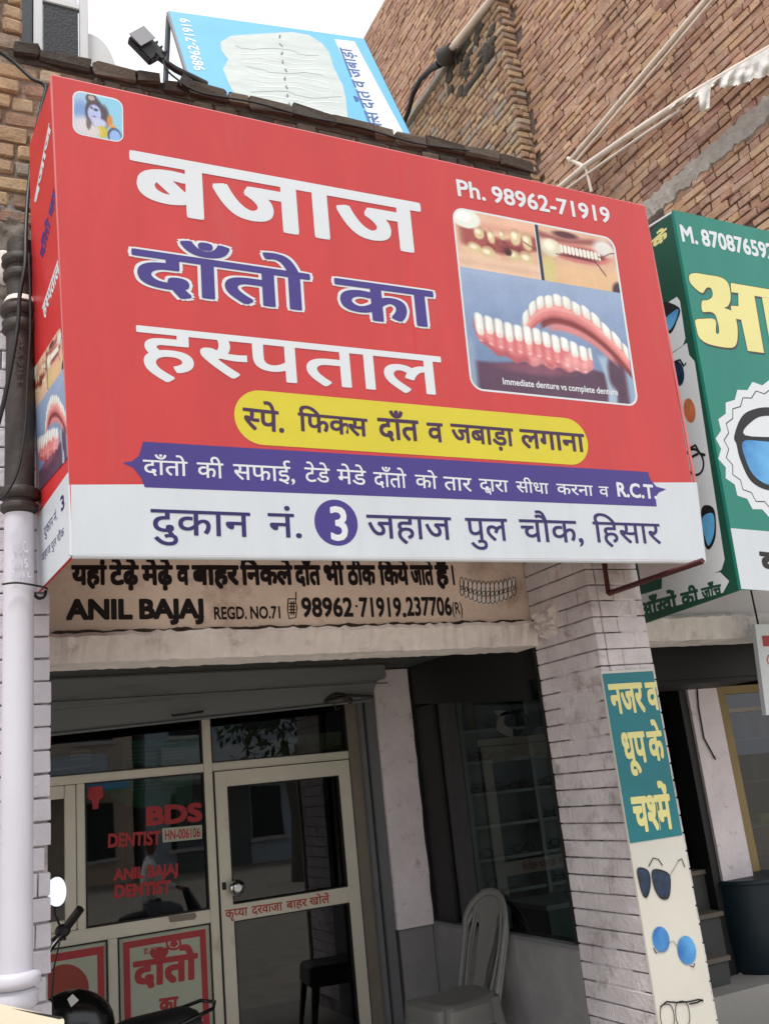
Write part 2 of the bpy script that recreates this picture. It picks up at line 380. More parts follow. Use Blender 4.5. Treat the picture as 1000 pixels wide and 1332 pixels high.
def patch(name, m, parent, face, axis, a0, a1, z0, z1, amp, seed=0, nx=44, nz=44, thr=0., fs=7.):
    """irregular plaster patch on a wall: a noisy height field kept only where it stands proud"""
    vs = []; H_ = []
    for j in range(nz + 1):
        for i in range(nx + 1):
            u, v = i / nx, j / nz; a = a0 + (a1 - a0) * u; z = z0 + (z1 - z0) * v
            e = min(1, 3.2 * min(u, 1 - u, v, 1 - v)); p = V((a * fs, z * fs, seed * 7.3))
            h = e * .9 - .42 + .6 * mn_.noise(p) + .35 * mn_.noise(p * 2.7) + .12 * mn_.noise(p * 8) - thr
            H_.append(h); d = -.006 + amp * max(0, min(h * 3, 1)) * (.75 + .5 * mn_.noise(p * 3.5) + .25 * mn_.noise(p * 11))
            vs.append(V((face - d, a, z)) if axis == 'y' else V((a, face - d, z)))
    fs_ = []
    for j in range(nz):
        for i in range(nx):
            q = j * (nx + 1) + i; c = (q, q + 1, q + nx + 2, q + nx + 1)
            if max(H_[k] for k in c) > -.02: fs_.append(c)
    mb = MB(); mb.add(vs, fs_, True); return mb.build(name, m, parent)
def strokes(name, m, parent, pl, lines, wdt, off=.002, closed=False):
    mb = MB(); n = V(pl[1])
    for L_ in lines:
        P = [U(*p, pl, off * .45) for p in L_]; k = len(P); A = []; B = []
        for i in range(k):
            if closed: t = P[(i + 1) % k] - P[i - 1]
            else: t = P[min(i + 1, k - 1)] - P[max(i - 1, 0)]
            s = n.cross(t.normalized()) * wdt / 2; A.append(P[i] + s); B.append(P[i] - s)
        m_ = k if closed else k - 1
        mb.add(A + B, [(i, (i + 1) % k, k + (i + 1) % k, k + i) for i in range(m_)])
    return mb.build(name, m, parent)
def uvrect(pl, ul, ur, vt, vb, rad, n=7):
    """rounded rectangle on a plane; ul, ur, vt, vb are pixels giving its left, right, top and bottom"""
    n_ = V(pl[1]); h = V((1, 0, 0)) if abs(n_.x) < .7 else V((0, -1, 0))
    h = (h - n_ * h.dot(n_)).normalized()
    up = n_.cross(h).normalized()
    if up.z < 0: up = -up
    o = V(pl[0]); l, r_, t, b = (U(*ul, pl) - o).dot(h), (U(*ur, pl) - o).dot(h), (U(*vt, pl) - o).dot(up), (U(*vb, pl) - o).dot(up)
    if l > r_: l, r_ = r_, l
    rad = min(rad, (r_ - l) / 2 - .0005, (t - b) / 2 - .0005)
    pts = []
    for cx, cy, a0 in ((r_ - rad, t - rad, 0), (l + rad, t - rad, 90), (l + rad, b + rad, 180), (r_ - rad, b + rad, 270)):
        for k in range(n):
            a = math.radians(a0 + 90 * k / (n - 1)); pts.append(o + h * (cx + rad * math.cos(a)) + up * (cy + rad * math.sin(a)))
    return pts, (o, h, up, l, r_, t, b)
def painted(name, parent, frame, n_, fn, nx, ny, off, rad=0.):
    o, h, up, l, r_, t, b = frame
    us = np.linspace(0, 1, nx + 1); vs = np.linspace(0, 1, ny + 1); Ug, Vg = np.meshgrid(us, vs)
    rgb = fn(Ug, Vg).reshape(-1, 3); W, H_ = r_ - l, t - b
    verts = [o + h * (l + u * W) + up * (t - v * H_) + V(n_) * off * .45 for v in vs for u in us]
    fs = []
    for j in range(ny):
        for i in range(nx):
            x = (i + .5) / nx * W; y = (j + .5) / ny * H_; dx = max(rad - x, x - (W - rad), 0); dy = max(rad - y, y - (H_ - rad), 0)
            if dx * dx + dy * dy <= rad * rad or (dx == 0 or dy == 0):
                q = j * (nx + 1) + i; fs.append((q, q + 1, q + nx + 2, q + nx + 1))
    mb = MB(); mb.add(verts, fs); ob = mb.build(name, 'print', parent)
    me = ob.data; at = me.color_attributes.new('print', 'FLOAT_COLOR', 'POINT')
    rgb = np.clip(rgb, 0, 255) / 255; rl = np.where(rgb <= .04045, rgb / 12.92, ((rgb + .055) / 1.055) ** 2.4)
    at.data.foreach_set('color', np.concatenate([rl, np.ones((len(rl), 1))], 1).ravel())
    return ob

# ------------------------------------------------------------------ bricks
def brick_raw(L_, H_, D_, ch=.007, jit=.004, seed=0):
    r = random.Random(seed); bm = bmesh.new(); bmesh.ops.create_cube(bm, size=1)
    for v in bm.verts: v.co = V((v.co.x * L_, v.co.y * D_, v.co.z * H_))
    bmesh.ops.bevel(bm, geom=bm.edges[:], offset=ch, segments=1, affect='EDGES')
    for v in bm.verts: v.co += V((r.uniform(-jit, jit), r.uniform(-jit, jit) * .8, r.uniform(-jit, jit) * .8))
    bmesh.ops.recalc_face_normals(bm, faces=bm.faces)
    bm.verts.index_update(); vs = np.array([v.co[:] for v in bm.verts]); fs = [tuple(v.index for v in f.verts) for f in bm.faces]; bm.free(); return vs, fs
_bm = {}
def brick_mesh(kind, L_, H_, D_, m, ch, jit, k):
    key = (kind, round(L_, 3), round(H_, 3), m, k)
    if key not in _bm:
        vs, fs = brick_raw(L_, H_, D_, ch, jit, hash((k, round(L_ * 1000))) % 1000)
        me = bpy.data.meshes.new('brick'); me.from_pydata(vs.tolist(), [], fs); me.materials.append(M[m]); _bm[key] = (me, vs, fs)
    return _bm[key]
def lay(parent, axis, face, a0, a1, z0, z1, m, pitch=.08, gapz=.012, gapx=.012, D=.1, ch=.007, jit=.004, proud=.006, rot=.01, limit=300, rank=None, skip=None, pattern='mix', z_phase=0.):
    """bricks along axis ('x': face looks to -Y at y=face, 'y': face looks to -X at x=face)"""
    H_ = pitch - gapz; out = []; nc = int(round((z1 - z0) / pitch)); rr = random.Random(int(a0 * 100) + int(z0 * 10) + 3)
    for c in range(nc):
        z = z0 + (c + .5) * pitch
        full, half = .225, .11
        if pattern == 'mix': seq = (lambda q: (full if rr.random() < .58 else half) * rr.uniform(.88, 1.05)); x = a0 - rr.uniform(0, .2)
        elif pattern == 'pillar':
            S = [.235, .235, .115] if c % 2 == 0 else [half, full, full]
            tot = sum(S); k_ = (a1 - a0) / tot; S = [q * k_ for q in S]; it = iter(S); seq = (lambda q: next(it, full)); x = a0
        else:
            S = [full, half] if c % 2 == 0 else [half, full]; tot = sum(S); S = [q * (a1 - a0) / tot for q in S]; it = iter(S); seq = (lambda q: next(it, full)); x = a0
        while x < a1 - .02:
            l = seq(0); e = min(x + l, a1) if pattern == 'mix' else x + l; s = max(x, a0)
            if pattern == 'mix': s_, e_ = s, e
            else: s_, e_ = s, e
            if e_ - s_ > .04:
                L_ = round((e_ - s_ - gapx) / .01) * .01; mid = (s_ + e_) / 2
                if not (skip and skip(mid, z)):
                    pr = rr.uniform(-.3, 1) * proud
                    if axis == 'x': p = V((mid, face - pr + D / 2, z)); rz = 0
                    else: p = V((face - pr + D / 2, mid, z)); rz = -PI / 2
                    out.append((p, (rr.uniform(-rot, rot), rr.uniform(-rot, rot), rz + rr.uniform(-rot, rot)), L_, rr.randrange(4)))
            x += l
    if rank: out.sort(key=lambda q: rank(q[0]))
    off = woff(parent); stuff = MB()
    for i, (p, e, L_, k) in enumerate(out):
        me, vs, fs = brick_mesh(axis, L_, H_, D, m, ch, jit, k)
        if i < limit and (rank is None or rank(p) < 1e8):
            o = bpy.data.objects.new('brick', me); o.location = p - off; o.rotation_euler = e; o.parent = parent; col.objects.link(o)
        else:
            if rank and rank(p) >= 1e9: continue
            mt = Euler(e).to_matrix(); stuff.add([p + mt @ V(v) for v in vs], fs)
    if stuff.v:
        o = stuff.build('far_bricks', m, parent, kind='stuff')
    return len(out)

# ================================================================== GROUND AND SHELL OF THE BUILDING
g = MB().add([(-150, -150, -.45), (150, -150, -.45), (150, 150, -.45), (-150, 150, -.45)], [(0, 1, 2, 3)]).build('ground', 'asphalt', kind='structure')
MB().bb((-2, 3.35, -.446), (8, 9.6, 0)).build('porch_floor', 'tile', kind='structure')
MB().bb((-2, YB + .14, 2.62), (4.9, 9.5, 4.55)).build('upper_storey_core', 'ply', kind='structure')
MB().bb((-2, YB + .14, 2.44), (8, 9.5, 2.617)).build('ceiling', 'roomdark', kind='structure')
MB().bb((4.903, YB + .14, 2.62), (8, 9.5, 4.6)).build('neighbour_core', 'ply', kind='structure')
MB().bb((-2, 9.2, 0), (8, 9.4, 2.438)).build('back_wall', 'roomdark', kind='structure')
MB().bb((7.4, 6.2, 0), (7.5, 9.19, 2.438)).build('right_room_wall', 'roomdark', kind='structure')  # unseen wall stops short; the gap is added to let daylight in
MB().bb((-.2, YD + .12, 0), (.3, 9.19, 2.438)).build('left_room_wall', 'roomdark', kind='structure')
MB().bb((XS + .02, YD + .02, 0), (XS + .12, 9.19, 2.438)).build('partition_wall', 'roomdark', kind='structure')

def inframe(px, py, m=15): return -m < px < 1000 + m and -m < py < 1332 + m
# -- right pillar
def rankcam(p):
    x, y, d = proj(p); return d if inframe(x, y, 70) else 1e8
pr = thing('brick_pillar', 'white painted brick pillar with dark bed joints and a panel sign on its front', 'pillar', (3.13, 3.97, 0))
XR = 3.293
MB().bb((XS + .012, YP + .012, 0), (XR - .012, YB - .002, 3.2)).build('core', 'mortar', pr)
lay(pr, 'y', XS, YP, YB, .1, 3.14, 'whitebrick', pitch=.0815, gapz=.0075, gapx=.003, D=.05, ch=.003, jit=.0015, proud=.003, rot=.004, pattern='pillar', rank=rankcam)
lay(pr, 'x', YP - .001, XS + .052, XR, .1, 3.14, 'whitebrick', pitch=.0815, gapz=.0065, gapx=.003, D=.05, ch=.003, jit=.0015, proud=.003, rot=.004, pattern='front', rank=rankcam)
patch('plaster_patch', 'whitebrick', pr, XS, 'y', 3.72, 4.12, 1.62, 2.22, .006, 2)
patch('plaster_patch', 'whitebrick', pr, XS, 'y', 3.74, 4.15, .62, .86, .004, 5)
patch('mortar_lump', 'plaster', pr, XS, 'y', 3.96, 4.225, 2.30, 2.54, .05, 9, fs=11)
patch('plaster_patch', 'plaster', pr, YP, 'x', 3.10, 3.285, 2.24, 2.62, .007, 4)
# -- left pillar (white) and the raw wall above it
zs = 3.72
pl_ = thing('brick_pillar', 'white painted brick pier behind the drain pipe at the left edge', 'pillar', (.2, 3.97, 0))
MB().bb((-.5, YP + .012, 0), (.401, YB - .002, zs)).build('core', 'mortar', pl_)
lay(pl_, 'x', YP, -.2, .412, .1, zs, 'whitebrick2', pitch=.0835, gapz=.008, gapx=.004, D=.05, ch=.003, jit=.0015, proud=.003, rot=.005, rank=rankcam, limit=200)
MB().bb((.3, YP + .02, zs + .001), (.408, YB, zs + .3)).build('stub', 'rubble', pl_)
# parapet wall
pw = thing('parapet_wall', 'raw brown brick parapet wall with mossy coping behind the red signboard', 'wall', (1.5, 3.85, 3.72))
ztop = 5.02
MB().bb((-.6, YP + .014, zs + .31), (3.05, YB + .13, ztop - .04)).build('core', 'joint2', pw)
def vis_left(p):
    x, y, d = proj(p); return d if (x < 90 and inframe(x, y, 70)) else 1e9
lay(pw, 'x', YP, -.3, .62, 4.02, ztop - .1, 'brickold', pitch=.084, gapz=.016, gapx=.014, proud=.014, rot=.02, jit=.006, ch=.01, rank=vis_left)
lay(pw, 'x', YP, -.3, .30, ztop + .0, ztop + .84, 'brickold', pitch=.084, gapz=.014, gapx=.014, proud=.014, rot=.02, jit=.006, ch=.01, rank=vis_left)
MB().bb((-.6, YP + .02, ztop - .03), (.28, YP + .3, ztop + .84)).build('column_core', 'joint2', pw)
MB().bb((-.3, YP + .010, zs - .01), (.36, YP + .1, 4.05)).build('plaster_back', 'rubble', pw)
patch('plaster_patch', 'rubble', pw, YP + .004, 'x', -.2, .42, 3.55, 4.3, .03, 3, 60, 60, thr=-.25)
patch('white_plaster_patch', 'beam', pw, YP - .012, 'x', .0, .36, 3.78, 4.02, .02, 6, 40, 30)
def vis_top(p):
    x, y, d = proj(p); return d
# coping bricks laid along the top, mossy and uneven, bedded in rough mortar
x = .25; k = 0
while x < 3.04:
    l = random.choice([.23, .235, .2, .12, .12, .11])
    me, vs, fs = brick_mesh('c', l - .004, .072, .24, 'brickblk', .008, .010, k % 4)
    o = bpy.data.objects.new('brick', me); o.parent = pw; col.objects.link(o)
    o.location = V((x + l / 2, YP + .105 - random.uniform(0, .012), ztop - .004 + random.uniform(-.012, .008))) - woff(pw)
    o.rotation_euler = (random.uniform(-.04, .04), random.uniform(-.05, .05), random.uniform(-.04, .04)); x += l; k += 1
cm = MB(); n = 150; vs = []
for i in range(n + 1):
    x = .24 + 2.8 * i / n; h = ztop + .012 + .022 * mn_.noise(V((x * 9, 0, 0))) + .016 * mn_.noise(V((x * 31, 3, 0)))
    vs += [V((x, YP + .004 + .008 * mn_.noise(V((x * 14, 5, 1))), ztop - .06)), V((x, YP + .006 + .01 * mn_.noise(V((x * 20, 9, 1))), h - .012)), V((x, YP + .05, h)), V((x, YP + .2, h))]
cm.add(vs, [(i * 4 + k, i * 4 + k + 1, (i + 1) * 4 + k + 1, (i + 1) * 4 + k) for i in range(n) for k in range(3)]).build('mortar_bed', 'mould', pw)
lay(pw, 'x', YP, .60, 3.05, ztop - .39, ztop - .05, 'brickblk', pitch=.084, gapz=.014, gapx=.014, proud=.014, rot=.02, jit=.006, ch=.01, rank=vis_top)

# -- beams
def rough_beam(name, x0, x1, y0, y1, z0, z1, m, parent):
    n = 90; mb = MB(); vs = []
    for i in range(n + 1):
        x = x0 + (x1 - x0) * i / n
        a = random.uniform(-.009, .006); b = random.uniform(-.003, .003)
        vs += [(x, y0 + random.uniform(-.004, .004), z0 + b), (x, y0 - .014 + random.uniform(-.006, .006), z1 - .02 + a), (x, y0 + .01, z1 + a), (x, y1, z1 + a), (x, y1, z0 + b)]
    fs = [(i * 5 + k, i * 5 + (k + 1) % 5, (i + 1) * 5 + (k + 1) % 5, (i + 1) * 5 + k) for i in range(n) for k in range(5)] + [(0, 1, 2, 3, 4), tuple(n * 5 + k for k in (4, 3, 2, 1, 0))]
    return mb.add(vs, fs).build(name, m, parent)
zb = 2.325
bl = thing('lintel_beam', 'whitewashed concrete lintel over the dental shop opening', 'lintel', (1.7, YB, zb))
rough_beam('concrete', .3, XS + .01, YB - .03, YB + .2, zb, zb + .135, 'beam', bl)
gr_ = MB(); n = 140; vs = []
for i in range(n + 1):
    x = .42 + (XS - .42) * i / n; t_ = .012 + .016 * (mn_.noise(V((x * 12, 2, 0))) + .5 * mn_.noise(V((x * 37, 5, 0))))
    vs += [V((x, YB - .0005, zb + .115)), V((x, YB - .0015, zb + .135 + .001 + max(.001, t_) * .8))]
gr_.add(vs, [(2 * i, 2 * i + 1, 2 * i + 3, 2 * i + 2) for i in range(n)]).build('grime_line', 'mould', bl)
bs_ = thing('painted_wall_sign', 'brown painted wall sign with black Hindi lettering and drawn teeth above the lintel', 'wall sign', (1.7, YB + .02, zb + .14))
MB().bb((.3, YB + .004, zb + .1), (XS + .006, YB + .13, 4.6)).build('panel', 'board', bs_)
PB = (V((0, YB + .004, 0)), V((0, -1, 0)))
WT = .048
row = [('यहां', 93, 139), ('टेढ़े', 142, 180.5), ('मेढ़े', 184, 224.6), ('व', 229, 246), ('बाहर', 249, 310), ('िनकले', 312, 380), ('दाँत', 382, 416), ('भी', 419, 446.5), ('ठीक', 450, 487), ('िकये', 491, 530), ('जाते', 532, 562), ('हैं', 564, 582), ('।', 583, 590)]
letters('hindi_line', 'black', bs_, PB, [(t, (a, 735), (b, 735 + (b - a) * .004), (a, 761.5), WT) for t, a, b in row], off=.002)
letters('owner_line', 'black', bs_, PB, [('ANIL BAJAJ', (86, 778.5), (265, 778), (86, 807), .05), ('98962', (390, 776.5), (457, 776.5), (390, 803), .03), ('.', (460, 776), (464, 776), (460, 790), .03), ('71919', (465, 776.5), (520, 776.5), (465, 803), .03), ('.', (520, 776.5), (526, 776.5), (520, 803), .03), ('237706', (526, 776), (585, 776), (526, 801.5), .03), ('REGD. NO.71', (277, 789), (366, 788), (277, 806), .025), ('(R)', (586, 783), (600, 783), (586, 799), .01)], off=.002)
strokes('phone_drawing', 'black', bs_, PB, [[(375, 779), (384, 779), (386, 790), (385, 803), (376, 805), (374, 792), (375, 779)], [(385, 770), (385, 780)], [(376, 785), (384, 785)], [(376, 789), (384, 789)], [(376, 793), (384, 793)], [(376, 797), (384, 797)], [(379, 782), (379, 800)], [(382, 782), (382, 800)]], .006, .002)
tl = []
for k in range(13):
    u = k / 12; x = 600 + 68 * u; bend = 9 * math.sin(PI * u); rx = 2.2 + 1.1 * math.sin(PI * u)
    tl.append(ell(x, 759 + bend * .8, rx, 8.5 + 1.5 * math.sin(PI * u), 0, 12)); tl.append(ell(x + .5, 771.5 + bend * 1.0 - 3, rx, 6.5 + 2 * math.sin(PI * u), 0, 12))
strokes('teeth_drawing', 'black', bs_, PB, tl, .0045, .0025, closed=True)
flat('teeth_fill', 'beam', bs_, PB, [[(599, 752), (612, 757), (634, 760), (656, 757), (669, 751), (668, 772), (655, 783), (634, 788), (612, 783), (600, 772)]], .0012)
# white wall over the right-hand shop
br = thing('lintel_beam', 'whitewashed concrete lintel over the optician opening at the right', 'lintel', (5, YB, zb))
rough_beam('concrete', XR - .03, 8, YB - .05, YB + .2, zb - .005, zb + .15, 'beam', br)
MB().bb((XR + .001, YB - .015, zb + .13), (8, YB + .13, 4.75)).build('wall_above', 'plasterw', br)
# short stub on the pillar side at the beam
MB().bb((XR + .001, YP + .12, 2.21), (XR + .06, YB - .06, 2.6)).build('stub', 'plaster', br)

# ================================================================== RAW BRICK BUILDING (upper right)
X2, X1, Y1 = 5.1, 4.94, 6.08
bb = thing('brick_building', 'tall unplastered brick side wall of the neighbouring building, upper right', 'building', (5.3, 6, 4.6))
MB().bb((X2 + .014, 3.1, 4.5), (X2 + 2, 10.6, 11.5)).build('wall_core', 'joint', bb)
MB().bb((X1 + .014, Y1 + .012, 4.5), (X2 + .02, 10.6, 9.12)).build('pilaster_core', 'joint', bb)
def above_sign(p):
    x, y, d = proj(p)
    if not (-30 < x < 1070 and -70 < y): return 1e9
    lim = (98 + .2208 * (x - 68)) if x < 840 else 262 + .2 * (x - 840)
    if y > lim + 15: return 1e9
    return d
def r_main(p):
    d = above_sign(p)
    if p.y > Y1 and p.z < 9.1: return 1e9
    if d > 1e8: return 1e9
    return d
lay(bb, 'y', X2, 3.2, 10.5, 4.6, 11.5, 'brick', pitch=.068, gapz=.009, gapx=.008, proud=.013, rot=.017, jit=.006, ch=.005, rank=r_main, limit=225, skip=lambda y, z: 5.79 < z < 5.99 and y < 5.0 + .3 * math.sin(z * 40))
def r_pil(p):
    d = above_sign(p); return d if d < 1e8 else 1e9
lay(bb, 'y', X1, Y1, 10.5, 4.6, 9.12, 'brickold', pitch=.078, gapz=.015, gapx=.012, proud=.014, rot=.014, jit=.006, ch=.010, rank=r_pil, limit=45)
lay(bb, 'x', Y1, X1 - .004, X2 + .0, 4.6, 9.12, 'brickold', pitch=.078, gapz=.015, gapx=.004, proud=.014, rot=.014, jit=.006, ch=.010, rank=r_pil, limit=30)
# rough mortar band
cb = MB(); n = 60; vs = []
for i in range(n + 1):
    y = 3.15 + 2.0 * i / n; t = 1 if i < n - 8 else (n - i) / 8
    a = 5.79 + random.uniform(-.02, .02) + .05 * (1 - t); b = 5.99 + random.uniform(-.02, .02) - .05 * (1 - t)
    vs += [(X2 + .015, y, a), (X2 - .012 - random.uniform(0, .01), y, a + .02), (X2 - .012 - random.uniform(0, .01), y, (a + b) / 2), (X2 - .01, y, b - .02), (X2 + .015, y, b)]
cb.add(vs, [(i * 5 + k, i * 5 + k + 1, (i + 1) * 5 + k + 1, (i + 1) * 5 + k) for i in range(n) for k in range(4)]); cb.build('mortar_band', 'concrete', bb)
# plastered ledge on top of the lower wall
lg = MB(); lg.bb((X1 - .05, Y1 - .03, 9.125), (X2 + .01, 10.6, 9.2)); lg.build('ledge', 'concrete', bb, bevel=.01)
st = MB()
for i in range(26):
    y = Y1 + .15 + .9 * random.random(); z = 9.1 - random.random() ** 1.5 * .5
    st.ball((X1 - .004, y, z), (.012, random.uniform(.05, .12), random.uniform(.03, .09)), 8, 5)
st.build('tar_stain', 'mould', bb)

# vent hood and hose, with the ledge highlight built as a pale rod
vp = thing('vent_hood', 'black vent end with drooping black hose and pale rod as ledge highlight, upper brick wall', 'pipe', (4.8, 6.9, 9.2))
VPL = PX(4.80)
e0 = U(580, 72, VPL); e1 = U(650, -15, VPL)
MB().tube([e0 + (e1 - e0) * .06, e1], .034, 12).build('pipe', 'pole', vp)  # pale rod added for the ledge's highlight, put in as light colour
MB().tube([e0 - (e1 - e0) * .10, e0 - (e1 - e0) * .03, e0 + (e1 - e0) * .12], [.06, .11, .06], 18).build('hood', 'iron', vp)
hp = [U(572, 82, VPL), U(560, 90, VPL), U(547, 103, VPL), U(537, 122, VPL), U(531, 145, VPL), U(524, 162, VPL), U(520, 185, VPL)]
MB().tube(hp, [.05, .034, .03, .03, .028, .028, .028], 10).build('hose', 'cable', vp)

# poles and torn cloth
QP = PX(4.98)
def pole(lab, pts, r, cat='pole', nm='wall_pole', m='pole'):
    o = MB().tube([U(*p, QP) for p in pts], r, 8).build(nm, m); tag(o, lab, cat); return o
pole('upper thin pale pipe fixed across the brick wall above the torn sheet', [(741, 210), (830, 104), (925, -8)], .022)
pole('second thin pipe lying just below the upper pipe on the brick wall', [(748, 211), (836, 108), (930, -4)], .012)
pole('lower pale pole carrying the torn white sheet across the brick wall', [(706, 262), (762, 215), (820, 175), (900, 122), (1010, 58)], .027)
pole('thin grey stick crossing under the lower pole on the brick wall', [(715, 262), (770, 222), (840, 173), (885, 143)], .014)
pole('short white stub joining the two wall pipes', [(738, 206), (763, 219)], .018, 'bracket', 'pipe_bracket')
pole('short pale rope tail hanging from the pipe joint down to the red signboard', [(762, 218), (765, 232), (769, 250)], .013, 'rope', 'rope_tail')
cl = MB(); n = 90; m = 10; vs = []
for i in range(n + 1):
    u = i / n; x = 872 + (1030 - 872) * u; yt = 138 + (45 - 138) * u - 1
    drop = 3 + 44 * u ** 1.2 + 7 * mn_.noise(V((u * 22, 1, 0))) + 4 * mn_.noise(V((u * 60, 4, 0)))
    if .25 < u < .34: drop = 34 + 8 * mn_.noise(V((u * 90, 2, 0)))
    if .34 <= u < .42: drop *= .55
    drop = max(drop, 3)
    for j in range(m + 1):
        t = j / m; w_ = .02 * math.sin(u * 60 + t * 3) * t + .045 * mn_.noise(V((u * 14, t * 2.5, 7))) * t
        vs.append(U(x - 3 * t + 1.5 * t * mn_.noise(V((u * 40, t, 3))), yt + drop * t, PX(4.955 + w_)))
fs_ = [(i * (m + 1) + j, i * (m + 1) + j + 1, (i + 1) * (m + 1) + j + 1, (i + 1) * (m + 1) + j) for i in range(n) for j in range(m)]
cl.add(vs, fs_, True); cl.add([v + V((.004, 0, .001)) for v in vs], [f[::-1] for f in fs_], True)
tag(cl.build('torn_sheet', 'cloth'), 'torn white plastic sheet hanging in rags from the lower wall pole', 'sheet')

# ================================================================== RED SIGNBOARD
rs = thing('signboard', 'big red and white box signboard of the dental clinic with Hindi lettering', 'signboard', (1.8, 3.3, 2.55))
tl_ = U(68, 98, PY(3.10)); tr_ = U(838, 268, PY(3.10)); br_ = U(917, 730, PY(3.20)); bl_ = U(95, 722, PY(3.20))
nrm = (tr_ - tl_).cross(bl_ - tl_).normalized()
if nrm.y > 0: nrm = -nrm
RP = (tl_.copy(), nrm); br_ = U(917, 730, RP)
bbl = U(50, 770, PY(3.66)); q = nrm * -.021; _n = (bl_ - tl_).cross(bbl - bl_ - q); _t = V((0, 3.46, tl_.z - .06)); _a = tl_ + q; btl = V((_a.x - (_n.y * (_t.y - _a.y) + _n.z * (_t.z - _a.z)) / _n.x, _t.y, _t.z)); btr = V((tr_.x, 3.62, tr_.z - .05)); bbr = V((br_.x, 3.66, br_.z + .02))
sh = .03   # front sheet sits on a shell
MB().add([tl_, tr_, br_, bl_, tl_ - nrm * .02, tr_ - nrm * .02, br_ - nrm * .02, bl_ - nrm * .02], [(0, 1, 2, 3), (4, 7, 6, 5), (0, 4, 5, 1), (1, 5, 6, 2), (2, 6, 7, 3), (3, 7, 4, 0)]).build('front_panel', 'red', rs)
q = nrm * -.021
MB().add([tl_ + q, bl_ + q, bbl, btl, tl_ + q + V((.01, 0, 0)), bl_ + q + V((.01, 0, 0)), bbl + V((.01, 0, 0)), btl + V((.01, 0, 0))], [(0, 1, 2, 3), (4, 7, 6, 5), (0, 3, 7, 4), (1, 5, 6, 2), (3, 2, 6, 7), (0, 4, 5, 1)]).build('side_panel', 'redside', rs)
MB().add([tr_ + q, br_ + q, bbr, btr], [(0, 1, 2, 3)]).build('side_panel', 'plasterw', rs)
MB().add([tl_ + q, tr_ + q, btr, btl], [(3, 2, 1, 0)]).build('top_sheet', 'redside', rs)
ed = MB()
wl, wr_ = U(93.4, 630.5, RP), U(905, 627.5, RP)
for a, b in ((tl_, tr_), (tr_, wr_), (wl, tl_)): ed.tube([a - nrm * .008, b - nrm * .008], .0078, 6)
ed2 = MB()
for a, b in ((wr_, br_), (br_, bl_), (bl_, wl)): ed2.tube([a - nrm * .010, b - nrm * .010], .0115, 6)
ed2.build('edge_trim', 'white', rs)
ed.build('edge_trim', pm('trim', (200, 110, 110), .4, .1, 4, 0), rs)
# welded seam of the vinyl
for sa, sb in (((519, 200), (552, 588)),):
    A_, B_ = U(*sa, RP), U(*sb, RP); wv = V((.006, 0, 0)); MB().add([A_ - wv + nrm * .0004, A_ + wv + nrm * .0004, B_ + wv + nrm * .0004, B_ - wv + nrm * .0004], [(0, 1, 2, 3)]).build('seam', 'redside', rs)
for nd_ in M['red'].node_tree.nodes:
    if nd_.type == 'BUMP': nd_.inputs['Distance'].default_value = .05; nd_.inputs['Strength'].default_value = .16
# white lower band
flat('white_band', 'white', rs, RP, [[(93.4, 630.5), (905, 627.5), (916.2, 728.8), (95.6, 720.8)]], .0012)
# banner
ban = [(160, 602), (172, 600), (181, 593), (186.5, 574.5), (842, 614), (845.5, 624), (853, 633), (866, 636.5), (856, 641), (852, 647), (853.5, 659), (188.6, 634), (184, 622), (174, 609)]
flat('purple_banner', 'purple', rs, RP, [ban], .0022)
pp, _ = uvrect(RP, (304.8, 541), (764.3, 579), (338, 508), (329, 578), .115, 10)
MB().add([p + nrm * .00099 for p in pp], [tuple(range(len(pp)))]).build('yellow_strip', 'yellow', rs)
pp, _ = uvrect(RP, (303.8, 541), (765.3, 579), (338, 507), (329, 579), .118, 10)
pp2, _ = uvrect(RP, (409, 680), (465, 681), (437, 650), (437, 710), .104, 12)
c0 = sum(pp2, V((0, 0, 0))) / len(pp2)
MB().add([p + nrm * .00099 for p in pp2], [tuple(range(len(pp2)))]).build('purple_disc', 'purple', rs)
letters('headline', 'whitet', rs, RP, [('बजाज', (168, 195), (544, 264), (542, 330), .024), ('हस~पताल', (177, 423), (571, 464), (569, 514), .014)], .003)
l2 = [('दाँतो', (171, 323), (401, 356.5), (397, 405), .02), ('का', (434, 361.5), (561, 379), (557, 426), .02)]
letters('headline_outline', 'whitet', rs, RP, [t + (.03,) for t in l2], .0028)
letters('headline', 'purple', rs, RP, l2, .0052)
letters('strip_lettering', 'plum', rs, RP, [('स~पे.', (315.5, 530), (371, 536), (358, 562), .018), ('िफक~स', (387, 536.5), (477, 545), (474, 568), .02), ('दाँत', (490, 543.2), (543, 547.2), (541, 574), .022), ('व', (554, 549.5), (574.5, 550.8), (571, 575.5), .022), ('जबाड़ा', (585, 550.8), (666, 557.5), (662, 580.5), .022), ('लगाना', (674.6, 557.8), (758, 564.7), (754.5, 588), .022)], .0032)
letters('banner_lettering', 'whitet', rs, RP, [('दाँतो', (186, 598), (243.5, 601), (241, 619.5), .008), ('की', (256, 601.5), (290, 603.2), (287, 622.5), .008), ('सफाई,', (303, 603.7), (384, 608), (355, 626), .008), ('टेडे', (395.6, 608), (428, 610), (423, 628), .008), ('मेडे', (438, 610.5), (475, 612.8), (453, 630), .008), ('दाँतो', (485, 614), (527.5, 616.8), (525, 635), .008), ('को', (539, 617.5), (567.5, 619.5), (564, 636), .008), ('तार', (576, 620), (612, 622.5), (595.7, 638.4), .008), ('द^वारा', (622, 622.8), (659.6, 625.4), (656.8, 640.3), .008), ('सीधा', (670, 626.2), (712, 629), (710, 642.5), .008), ('करना', (722.6, 629.3), (769.6, 632), (765.8, 645), .008), ('व', (777.5, 632.7), (790, 633.4), (787.4, 646), .008), ('R.C.T.', (798.7, 626.5), (851.5, 630.5), (798.7, 645.8), .03)], .0032)
